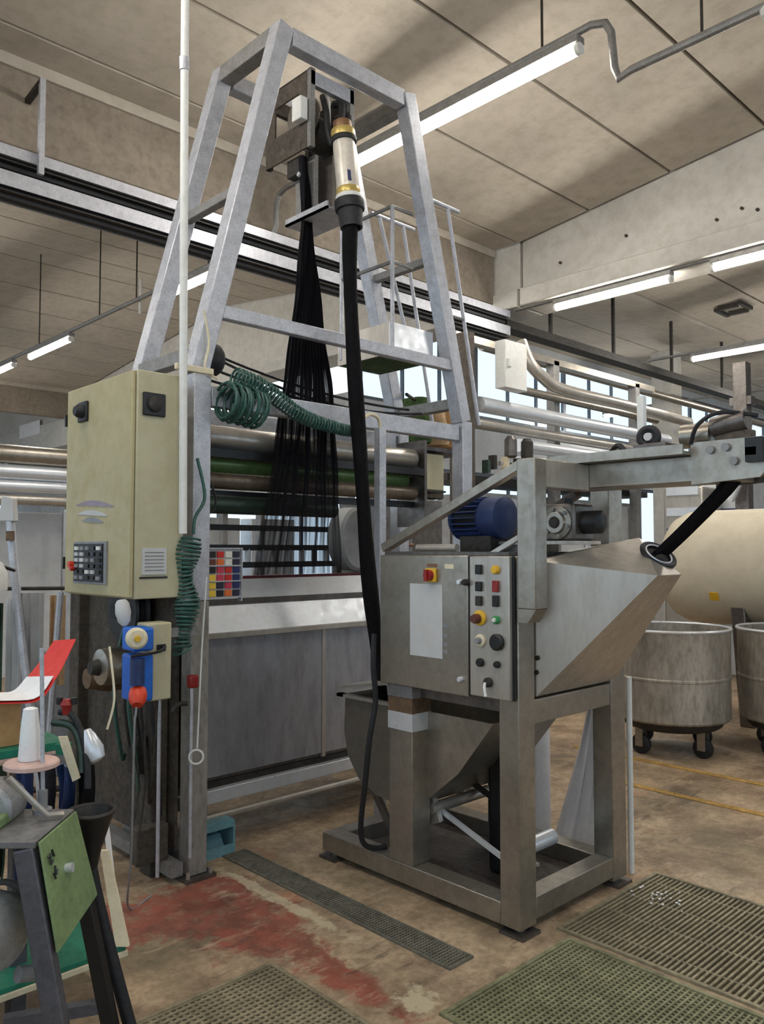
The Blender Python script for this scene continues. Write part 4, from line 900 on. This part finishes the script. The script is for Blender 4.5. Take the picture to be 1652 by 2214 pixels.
# white sheet material standing behind the machine
t = thing('plastic_roll', 'roll of white plastic film standing behind the machine legs', 'roll', (3.68, 2.62, 0))
B().lathe((3.68, 2.62, 0), (0, 0, 1), [(0, .062), (.01, .066), (.7, .062), (.71, .03)], 24).build('roll', 'white_film', t)
rows_ = []
for j in range(9):
    u = j/8; y0, y1 = 2.285+.255*u, 2.20+.02*u
    rows_.append([(3.70+.03*math.sin(k*1.5+j*.3), y0+(y1-y0)*k/14+.012*math.sin(k*2.1), .86*(1-u)+.006) for k in range(15)])
one(B().shell(rows_, .004), 'white_cloth', 'white_film', 'white cloth hanging in folds behind the right leg of the machine', 'cloth')
one(B().cyl((3.60, 2.03, 0), (3.60, 2.03, .93), .014, n=10), 'white_pipe', 'white_plastic', 'thin white pipe standing against the right rear leg of the machine', 'pipe')

# ================================================================== RIGHT BACKGROUND
t = thing('storage_tank', 'large cream horizontal storage tank behind the wheeled bins', 'tank', (7.45, 2.2, 0))
B().lathe((7.45, 3.75, 1.385), (0, -1, 0), [(0, .05), (.02, .20), (.07, .36), (.15, .47), (.25, .515), (.35, .525), (4.0, .525), (4.1, .45), (4.2, .1)], 40).build('shell', 'tank_cream', t)
for y in (3.0, .4): B().prism([(7.2, y, 0), (7.7, y, 0), (7.85, y, 1.05), (7.05, y, 1.05)], (0, -.12, 0)).build('saddle', 'stainless_dark', t, .01)
B().lathe((6.988, 3.11, 1.14), (-.884, 0, -.467), [(0, .055), (.008, .055)], 4).build('warning_sticker', 'signal_yellow', t)
def wheeled_bin(cx, cy, r, h, label):
    t = thing('wheeled_bin', label, 'bin', (cx, cy, 0), 'round steel bins on wheels')
    z0 = .26
    b = B().lathe((cx, cy, z0), (0, 0, 1), [(0, r*.97), (.015, r), (h*.45, r*1.0), (h*.46, r*1.012), (h*.48, r*1.012), (h*.49, r), (h-.03, r*1.005), (h, r*1.02), (h, r*.985), (.03, r*.96)], 44)
    b.build('drum', 'bin_steel', t)
    B().torus((cx, cy, z0+h), (0, 0, 1), r*1.01, .012, 44, 6).build('rim', 'stainless_bright', t)
    B().lathe((cx, cy, z0-.07), (0, 0, 1), [(0, r*.78), (.02, r*.85), (.07, r*.9)], 30).build('underframe', 'dark_steel', t)
    for a in (.2, 1.77, 3.34, 4.91):
        wx, wy = cx+r*.72*math.cos(a+2.6), cy+r*.72*math.sin(a+2.6)
        w = B().lathe((wx-.02, wy, .075), (1, 0, 0), [(0, .06), (.008, .075), (.034, .075), (.042, .06)], 18).build('wheel', 'black_rubber', t)
        B().box(wx-.035, wx-.025, wy-.03, wy+.03, .06, .2).box(wx+.027, wx+.037, wy-.03, wy+.03, .06, .2).build('fork', 'stainless_warm', w)
wheeled_bin(6.02, 3.03, .43, .68, 'round dented steel bin on wheels beside the machine, left of two')
wheeled_bin(6.62, 2.30, .43, .68, 'round dented steel bin on wheels at the right edge, right of two')

# dryer with silver pipes behind the tower
t = dy = thing('dryer_machine', 'long dryer machine with silver pipes behind the stainless machine', 'machine', (8.6, 5.7, 0))
for z, y, r, m, x0, x1 in ((3.10, 5.5, .085, 'stainless_bright', 6.7, 10.9), (2.90, 5.55, .06, 'stainless', 6.7, 10.7), (2.72, 5.5, .075, 'stainless_bright', 7.4, 10.6), (2.55, 5.5, .05, 'stainless_bright', 7.4, 10.6), (2.44, 5.5, .045, 'stainless', 7.4, 10.4), (3.42, 5.7, .05, 'stainless_warm', 7.4, 11)):
    B().cyl((x0, y, z), (x1, y, z), r, n=18).build('pipe', m, dy)
for x in (6.75, 8.5, 10.5):
    box(x-.06, x+.06, 5.72, 5.84, 0, 3.9).build('frame_post', 'galvanised_dull', dy, .006)
box(6.6, 11, 5.72, 5.84, 3.84, 3.92).build('frame_beam', 'stainless_warm', dy); box(6.6, 11, 5.86, 6.4, 2.30, 2.38).build('frame_beam', 'dark_steel', dy)
box(7.2, 10.8, 5.9, 6.5, 1.4, 2.2).build('housing', 'wall_grey', dy, .02)
box(7.2, 10.8, 5.9, 6.6, .2, 1.38).build('housing', 'stainless_dark', dy, .02)
for k in range(5): box(7.26+.71*k, 7.90+.71*k, 5.88, 5.9, 1.45, 2.15).build('housing_door', 'stainless_bright' if k % 2 else 'wall_white', dy, .01)
B().tube(smooth_path([(7.6, 5.6, 3.95), (7.62, 5.5, 3.7), (7.8, 5.45, 3.55), (8.2, 5.45, 3.46), (9.5, 5.45, 3.45), (11.5, 5.45, 3.42)]), .07, 14).build('bent_duct', 'stainless', dy)
for x in (7.15, 7.45): B().lathe((x, 5.42, 2.55), (0, 0, 1), [(0, .05), (.02, .07), (.20, .07), (.24, .04)], 14).build('valve', 'stainless_dark' if x < 7.3 else 'dark_steel', dy)
for i in range(9):
    x = 6.75+.11*i; B().box(x, x+.05, 5.42, 5.5, 2.36+.05*(i % 3), 2.50+.06*(i % 2)).build('fitting', ['roller_dark', 'dark_steel', 'stainless', 'cream_strip'][i % 4], dy)
one(box(6.88, 7.27, 5.28, 5.42, 3.28, 3.80).box(6.92, 6.96, 5.25, 5.28, 3.5, 3.6), 'wall_box', 'white_plastic', 'white control box high on the dryer behind the tower', 'control box', None, .008)
one(box(6.45, 6.57, 5.44, 5.70, 0, 3.84), 'duct_riser', 'brown_grime', 'grimy brown riser duct left of the white control box behind the tower', 'duct', None, .01)
one(box(9.35, 9.5, 3.75, 3.9, 0, 3.7).box(9.36, 9.49, 3.70, 3.95, 3.2, 3.3), 'pipe_stand', 'stainless_dark', 'dark steel stand behind the hand wheel of the arm', 'stand', None, .004)
t = thing('side_machine', 'grey process machine with vents at the right background above the tank', 'machine', (10.6, 3.5, 0))
for k, (x, y, w, h, m) in enumerate(((9.4, 4.3, .5, 2.3, 'stainless'), (10.0, 4.0, .6, 2.6, 'wall_white'), (10.7, 3.4, .7, 2.9, 'wall_grey'), (11.0, 2.5, .8, 2.7, 'wall_white'), (10.3, 3.0, .3, 2.9, 'stainless_dark'))):
    box(x, x+w, y, y+w, 0, h).build('column', m, t, .02)
    for z in (1.7, 1.95, 2.2): box(x-.02, x, y+.05, y+w-.05, z, z+.10).build('vent', ['black_plastic', 'stainless_bright', 'motor_blue'][(k+int(z*10)) % 3], t)
for k in range(5): B().tube(smooth_path([(9.2+.3*k, 3.9-.3*k, 2.1), (9.3+.3*k, 3.7-.3*k, 2.5+.1*k), (9.9+.2*k, 3.6-.3*k, 2.6)]), .05, 10).build('pipe', ['stainless_bright', 'stainless', 'white_plastic'][k % 3], t)
# end drive on the right of the trough, seen through the tower
t = thing('drive_housing', 'brown drive housing with beige terminal box behind the right tower post', 'machine drive', (4.5, 4.4, 0))
box(4.30, 4.95, 4.45, 5.0, 0, 1.95).build('housing', 'stainless_dark', t, .01)
box(4.42, 4.69, 4.20, 4.44, 2.0, 2.28).build('terminal_box', 'cabinet_side', t, .008); box(4.41, 4.70, 4.19, 4.45, 1.985, 2.0).build('box_tray', 'dark_steel', t)
box(4.72, 4.98, 4.46, 4.9, 1.96, 2.29).build('side_cover', 'brown_grime', t, .01)
for k in range(7): B().torus((4.24, 4.16, 1.72+.065*k), (.1*math.sin(k), .1, 1), .035, .022, 18, 8).build('flexible_duct_ring', 'label_grey' if k % 2 else 'white_plastic', t)
B().tube([(4.24, 4.16, 1.3), (4.24, 4.16, 2.2)], .036, 12).build('flexible_duct', 'grey_plastic', t)
B().cyl((4.16, 4.2, 1.2), (4.16, 4.2, 2.1), .03, n=12).build('riser_pipe', 'wood_tan', t)
for k in range(3): B().cyl((4.10, 4.12, 1.58+.06*k), (4.26, 4.12, 1.58+.06*k), .012, n=8).build('copper_pipe', 'copper', t)
for i, (x, w, h, m, lb) in enumerate(((4.50, .16, .30, 'wood_tan', 'tan fabric bundle'), (4.70, .18, .34, 'cardboard', 'brown fabric bundle'), (4.30, .16, .34, 'green_grass', 'dark green fabric bundle'))):
    rows_ = [[(x+w*(.5+.5*math.cos(a)*(1-.25*u*u)), 4.25+.16*math.sin(a)+.02*math.sin(u*5+a*2), 2.342+h*u) for a in [2*math.pi*k/16 for k in range(17)]] for u in [0, .2, .4, .6, .8, .95, 1.0]]
    one(B().shell(rows_, .01), 'fabric_bundle', m, lb+' lying on the drive housing behind the right tower leg', 'fabric bundle', 'bundles on the drive housing')
one(B().tube([(3.97, 3.9, 2.62), (4.9, 4.6, 2.74)], .012, 8), 'spindle_rod', 'dark_steel', 'dark rod crossing behind the right tower leg', 'rod')
one(box(4.1, 5.0, 4.18, 4.9, 2.30, 2.33), 'shelf_plate', 'stainless_dark', 'steel shelf under the fabric bundles behind the tower', 'shelf')
# machine parts seen in the gap above the trough
t = thing('spray_bar_rack', 'dark rack of spray bars behind the knit sheet above the trough', 'rack', (3.2, 4.9, 0))
for z, y in ((1.56, 4.75), (1.70, 4.8), (1.44, 4.7)): box(2.7, 4.2, y, y+.05, z-.02, z+.02).build('bar', 'black_plastic', t)
for x in (2.70, 3.45, 4.18): box(x-.02, x+.02, 4.86, 4.92, 0, 1.8).build('post', 'galvanised_dull', t)
for k in range(12): B().cyl((2.78+.12*k, 4.77, 1.46), (2.78+.12*k, 4.77, 1.55), .022, n=8).build('nozzle', 'stainless_bright' if k % 3 else 'stainless_dark', t)
one(B().lathe((3.78, 4.15, 1.62), (-.3, 1, 0), [(0, .02), (.02, .20), (.04, .22), (.14, .22)], 30), 'round_guard', 'wall_grey', 'pale round guard behind the rope above the trough', 'guard')
one(box(2.9, 3.5, 6.5, 7.1, 0, 1.9).box(3.6, 4.1, 6.6, 7.1, 0, 1.75), 'grey_cabinet', 'wall_grey', 'grey cabinets far behind the trough', 'cabinet', None, .02)

# ================================================================== LEFT FOREGROUND: SEWING STAND AND GREEN TABLE
t = ss = thing('sewing_stand', 'grey steel sewing machine stand with splayed legs at the left edge', 'stand', L(-1.0, 2.1, 0))
b = B(); b.prism([L(-1.45, 2.0, .822), L(-.842, 2.0, .822), L(-.842, 2.25, .822), L(-1.45, 2.25, .822)], (0, 0, .018)).build('table_top', 'bench_grey', t, .003)
B().beam(L(-.872, 2.015, .82), L(-.70, 2.0, 0), .05, .035, L(0, 1, 0)).build('leg', 'bench_leg', t, .004)
B().beam(L(-1.38, 2.015, .82), L(-1.5, 2.0, 0), .05, .035, L(0, 1, 0)).build('leg', 'bench_leg', t, .004)
B().beam(L(-.85, 2.235, .82), L(-.70, 2.30, 0), .04, .035, L(0, 1, 0)).build('leg', 'black_plastic', t, .004)
gp = B().prism([L(-.836, 2.0, .838), L(-.836, 2.235, .838), L(-.775, 2.235, .615), L(-.787, 2.0, .575)], L(.006, 0, .001)).build('side_plate', 'green_paint', t, .002)
gp['label'] = 'green painted side plate'
def on_plate(u, v): return L(-.829+.062*v-.006*u, 2.0+.235*u, .838-.25*v-.0*u)   # u away, v down
B().cyl(on_plate(.42, .40), on_plate(.42, .40)+L(.02, 0, .003), .012, n=12).build('plate_bolt', 'stainless_bright', gp)
for p, q in (((.06, .17), (.12, .15)), ((.12, .15), (.09, .24)), ((.09, .24), (.15, .22)), ((.18, .13), (.20, .20)), ((.10, .33), (.12, .39)), ((.17, .28), (.15, .36)), ((.15, .36), (.21, .33))):
    B().beam(on_plate(*p)+L(.004, 0, 0), on_plate(*q)+L(.004, 0, 0), .004, .004).build('ink_stroke', 'black_plastic', gp)
B().beam(L(-1.0, 2.2, .30), L(-.76, 2.28, .30), .03, .03).build('cross_bar', 'bench_leg', t)
hd = B().lathe(L(-1.02, 2.12, .875), L(0, 1, 0), [(0, .05), (.01, .062), (.10, .062), (.11, .04)], 22).build('machine_head', 'motor_grey', t)
B().prism([L(-1.2, 2.04, .840), L(-.965, 2.04, .840), L(-.965, 2.20, .840), L(-1.2, 2.20, .840)], (0, 0, .03)).build('machine_bed', 'green_paint', t, .006)
B().tube([L(-.955, 2.10, .965), L(-.905, 2.13, .895), L(-.875, 2.15, .855), L(-.84, 2.17, .852)], .008, 8).build('presser_lever', 'stainless', t)
mt = B().lathe(L(-.98, 2.06, .60), L(.9, -.35, 0), [(-.16, .05), (-.15, .085), (-.03, .095), (.03, .095), (.06, .08), (.075, .05)], 28).build('clutch_motor', 'motor_grey', t)
B().torus(L(-.97, 2.05, .61), L(.9, -.35, 0), .107, .008, 30, 6).build('motor_guard', 'grey_plastic', mt)
B().tube([L(-.90, 2.05, .50), L(-.86, 2.1, .48)], .02, 10).build('motor_arm', 'grey_plastic', mt)
B().beam(L(-1.05, 2.12, .70), L(-1.05, 2.12, .82), .04, .06).build('motor_hanger', 'bench_leg', t)
# thread stand with white cone
t = thing('thread_stand', 'metal thread stand with pinkish disc on the sewing stand', 'thread stand', L(-.93, 2.215, .84))
B().lathe(L(-.915, 2.215, .84), (0, 0, 1), [(0, .025), (.012, .025), (.014, .013), (.06, .013), (.062, .008)], 16).build('foot', 'grey_plastic', t)
B().cyl(L(-.915, 2.215, .90), L(-.925, 2.215, 1.28), .006, n=8).build('rod', 'galvanised', t)
B().lathe(L(-.955, 2.235, .955), (0, 0, 1), [(0, .06), (.004, .072), (.014, .072), (.018, .068)], 26).build('disc', 'pink_board', t)
one(B().lathe(L(-.965, 2.245, .974), (0, 0, 1), [(0, .028), (.004, .030), (.08, .025), (.138, .019), (.141, .012)], 26), 'thread_cone', 'thread_white', 'white cone of sewing thread on the thread stand', 'thread cone')
# funnel on a black pole
t = thing('suction_funnel', 'black waste funnel on a black pole right of the green plate', 'funnel', L(-.66, 2.42, 0))
B().lathe(L(-.825, 2.33, .80), (0, 0, 1), [(-.16, .018), (-.10, .03), (0, .062), (.006, .068), (.012, .062), (.0, .054), (-.08, .026)], 28).build('cup', 'black_plastic', t)
B().torus(L(-.825, 2.33, .808), (0, 0, 1), .064, .006, 30, 6).build('rim', 'dark_steel', t)
B().tube(smooth_path([L(-.825, 2.33, .66), L(-.80, 2.33, .55), L(-.745, 2.33, .35), L(-.645, 2.33, .01)]), [.018]*19, 12).build('pole', 'black_rubber', t)
# green table with lower shelf (square to the hall)
t = gt = thing('green_table', 'workshop table with green top and green lower shelf behind the sewing stand', 'table', (.6, 2.85, 0))
box(-.2, 1.10, 2.62, 3.20, .895, .905).build('top_underside', 'pink_board', t)
box(-.2, 1.10, 2.62, 3.20, .905, .932).build('top', 'green_board', t, .003)
box(-.2, 1.29, 2.56, 3.15, .205, .225).build('shelf_edge', 'cream_strip', t, .003)
box(-.2, 1.285, 2.565, 3.145, .225, .243).build('shelf', 'green_board', t, .003)
for x, y in ((.98, 2.70), (.98, 3.10), (-.1, 2.70), (-.1, 3.10)): box(x-.025, x+.025, y-.025, y+.025, 0, .895).build('leg', 'bench_leg', t, .003)
one(B().prism([L(-.875, 2.72, .245), L(-.832, 2.72, .245), L(-.945, 2.84, .51), L(-.972, 2.84, .51)], L(0, .015, 0)), 'white_plank', 'cream_strip', 'narrow white plank leaning on the corner of the green shelf', 'plank')
one(B().prism([L(-.905, 2.80, .245), L(-.885, 2.80, .245), L(-.975, 2.93, .56), L(-.99, 2.93, .56)], L(0, .012, 0)), 'white_plank', 'paper', 'thinner pale strip behind the leaning white plank', 'plank')
one(box(.35, .965, 2.66, 3.0, .933, 1.075).box(.70, .78, 2.657, 2.66, 1.0, 1.03), 'cardboard_box', 'cardboard', 'cardboard box on the green table at the left edge', 'box', None, .003)
# red and white sheet bending up from the box
le = [(-1.30, 2.62, 1.085), (-1.225, 2.62, 1.085), (-1.19, 2.64, 1.09), (-1.17, 2.68, 1.125), (-1.145, 2.72, 1.17), (-1.112, 2.76, 1.24)]
re_ = [(-1.27, 2.48, 1.085), (-1.12, 2.50, 1.080), (-1.062, 2.54, 1.085), (-1.04, 2.60, 1.14), (-1.032, 2.66, 1.19), (-1.024, 2.72, 1.25)]
lp_, rp_ = smooth_path(le, 4), smooth_path(re_, 4)
rows_ = [[L(*a.lerp(c, v)) for v in (0, .33, .66, 1)] for a, c in zip(lp_, rp_)]
sh = one(B().shell(rows_, -.003), 'display_sheet', 'red_paint', 'red and white sheet curling up from the cardboard box', 'sheet')
B().shell([[L(*a.lerp(c, v))+V(0, 0, .006)+L(0, -.004, 0) for v in (.05, .35, .65, .95)] for a, c in list(zip(lp_, rp_))[1:13]], .001).build('white_paper', 'paper', sh)
# tools and hoses on the table
t = thing('hose_gun', 'grey metal spray gun with black hose hanging at the table corner', 'spray gun', L(-.86, 2.45, .84))
B().lathe(L(-.885, 2.45, 1.01), L(.28, 0, -.9), [(0, .012), (.02, .022), (.06, .034), (.09, .03), (.10, .015)], 20).build('body', 'stainless_bright', t)
B().tube(smooth_path([L(-.97, 2.46, 1.06), L(-.93, 2.45, 1.055), L(-.895, 2.44, 1.0), L(-.87, 2.42, .92), L(-.86, 2.40, .85)]), .010, 8).build('hose', 'black_rubber', t)
B().tube(smooth_path([L(-.99, 2.46, 1.03), L(-.93, 2.45, 1.02), L(-.90, 2.44, .97), L(-.885, 2.42, .89)]), .012, 8).build('hose', 'roller_dark', t)
B().lathe(L(-.945, 2.45, 1.055), (0, 0, 1), [(0, .012), (.02, .014), (.03, .02), (.045, .012)], 12).build('valve', 'signal_red', t)
for d_ in (-.022, .022): B().lathe(L(-.945+d_, 2.45, 1.085), (0, 0, 1), [(0, .01), (.02, .01)], 8).build('valve_handle', 'black_plastic', t)
one(B().prism([L(-.95, 2.40, 1.0), L(-.925, 2.40, 1.0), L(-.885, 2.40, .88), L(-.905, 2.40, .87)], L(0, .01, 0)), 'cream_strip', 'cream_strip', 'cream plastic strip below the hoses beside the funnel', 'strip')
one(B().lathe(L(-.96, 2.47, .935), (0, 0, 1), [(0, .022), (.03, .024), (.035, .012), (.05, .012)], 16), 'small_bottle', 'green_board', 'small green bottle at the corner of the green table', 'bottle')
for i, (a, m) in enumerate(((-1.12, 'motor_blue'), (-1.05, 'cloth_dark'), (-.99, 'motor_blue'), (-.93, 'black_fabric'), (-1.20, 'roller_dark'))):
    rows_ = [[L(a+.048*u+.003*math.sin(v*9), 2.50+.02*math.sin(u*7+v*3), .89-.34*v) for u in (0, .25, .5, .75, 1)] for v in [k/8 for k in range(9)]]
    one(B().shell(rows_, .006), 'hanging_rag', m, ['dark blue rag hanging under the green table front, left one', 'charcoal rag hanging under the green table', 'dark blue rag hanging under the green table, right one', 'black rag hanging at the right end of the green table', 'dark green rag hanging at the left edge under the green table'][i], 'rag', 'rags under the green table')
one(B().tube(smooth_path([L(-.92, 2.75, 1.22), L(-.90, 2.72, 1.15), L(-.885, 2.70, 1.05), L(-.90, 2.68, .96)]), .004, 6), 'pale_wire', 'cream_strip', 'pale wire loop behind the red sheet', 'wire')

# ================================================================== LEFT BACKGROUND
t = thing('garment_rack', 'pale steel rack with hanging cloths behind the sewing bench', 'rack', L(-2.2, 5.0, 0))
B().tube([L(-2.02, 4.9, 0), L(-2.17, 4.95, .85), L(-2.27, 5.0, 1.45), L(-2.31, 5.0, 1.85)], .026, 10).build('upright', 'galvanised', t)
B().tube([L(-1.93, 5.2, 0), L(-1.97, 5.2, 1.30)], .018, 10).build('upright', 'galvanised', t)
B().tube([L(-2.45, 5.1, 1.30), L(-1.95, 5.2, 1.30)], .012, 8).build('top_bar', 'dark_steel', t)
B().tube([L(-2.45, 5.1, .04), L(-1.95, 5.2, .04)], .02, 8).build('base_bar', 'dark_steel', t)
B().prism([L(-2.36, 4.97, 1.72), L(-2.26, 4.97, 1.72), L(-2.27, 4.97, 1.86), L(-2.34, 4.97, 1.88)], L(0, .06, 0)).build('head_block', 'label_grey', t, .006)
B().prism([L(-2.30, 4.95, 1.60), L(-2.26, 4.95, 1.60), L(-2.26, 4.95, 1.66), L(-2.30, 4.95, 1.66)], L(0, .03, 0)).build('clip', 'rust_steel', t)
for i, (a0, D0, w, z0, z1, m, lb) in enumerate(((-2.50, 4.9, .12, .55, 1.20, 'cloth_dark', 'dark navy cloth hanging at the left edge'), (-2.40, 4.95, .09, .6, 1.22, 'cloth_green', 'green cloth hanging beside the steel rack'), (-2.42, 4.80, .12, 1.12, 1.30, 'cloth_maroon', 'maroon cloth hanging at the left edge'), (-2.22, 5.0, .14, .6, 1.28, 'wall_grey', 'grey cloth hanging on the steel rack'), (-2.08, 5.1, .09, .7, 1.26, 'wood_tan', 'tan cloth hanging on the steel rack'), (-2.32, 5.05, .09, .6, 1.24, 'wall_white', 'white cloth hanging on the steel rack'))):
    rows_ = [[L(a0+w*u, D0+.015*math.sin(u*16+i), z1-(z1-z0)*v) for u in [k/10 for k in range(11)]] for v in (0, .3, .6, 1)]
    one(B().shell(rows_, .01), 'hanging_cloth', m, lb, 'cloth', 'cloths on the rack')
one(B().tube([L(-1.96, 4.75, 0), L(-1.88, 4.75, 1.30)], .02, 8), 'pale_pole', 'galvanised', 'pale green-grey pole leaning between the rack and the cabinet', 'pole')
t = thing('work_lamp', 'white work lamp with rounded shade at the left edge', 'lamp', L(-2.36, 4.75, 1.3))
B().lathe(L(-2.31, 4.7, 1.31), (0, 0, 1), [(0, .13), (.10, .13), (.16, .10), (.18, .05)], 22).build('shade', 'white_plastic', t)
B().tube([L(-2.31, 4.7, 1.49), L(-2.26, 4.75, 1.46), L(-2.22, 4.9, 1.42)], .01, 6).build('arm', 'dark_steel', t)
one(B().prism([L(-2.5, 5.6, 0), L(-1.55, 5.6, 0), L(-1.55, 5.6, .85), L(-2.5, 5.6, .85)], L(0, .5, 0)), 'low_cabinet', 'grey_plastic', 'low grey cabinet behind the cloth rack', 'cabinet', None, .01)
t = thing('stainless_ducts', 'bank of long horizontal stainless ducts deep behind the beige cabinet', 'ducts', (4.5, 9.5, 0))
for z, r, m in ((2.62, .11, 'stainless_warm'), (2.42, .09, 'stainless_bright'), (2.26, .075, 'stainless_bright'), (2.11, .06, 'stainless')): B().cyl((1.0, 9.5, z), (6.4, 9.5, z), r, n=18).build('duct', m, t)
for x in (1.2, 4.0, 6.2): box(x-.04, x+.04, 9.62, 9.72, 0, 2.75).build('support', 'galvanised_dull', t)
box(2.6, 4.4, 10.2, 10.3, 0, 2.0).build('white_screen', 'wall_white', t, .01)
for x0, m in ((5.9, 'wall_white'), (6.9, 'stainless_bright')): box(x0, x0+.8, 10.0, 10.3, .0, 2.0).build('white_screen', m, t, .01)
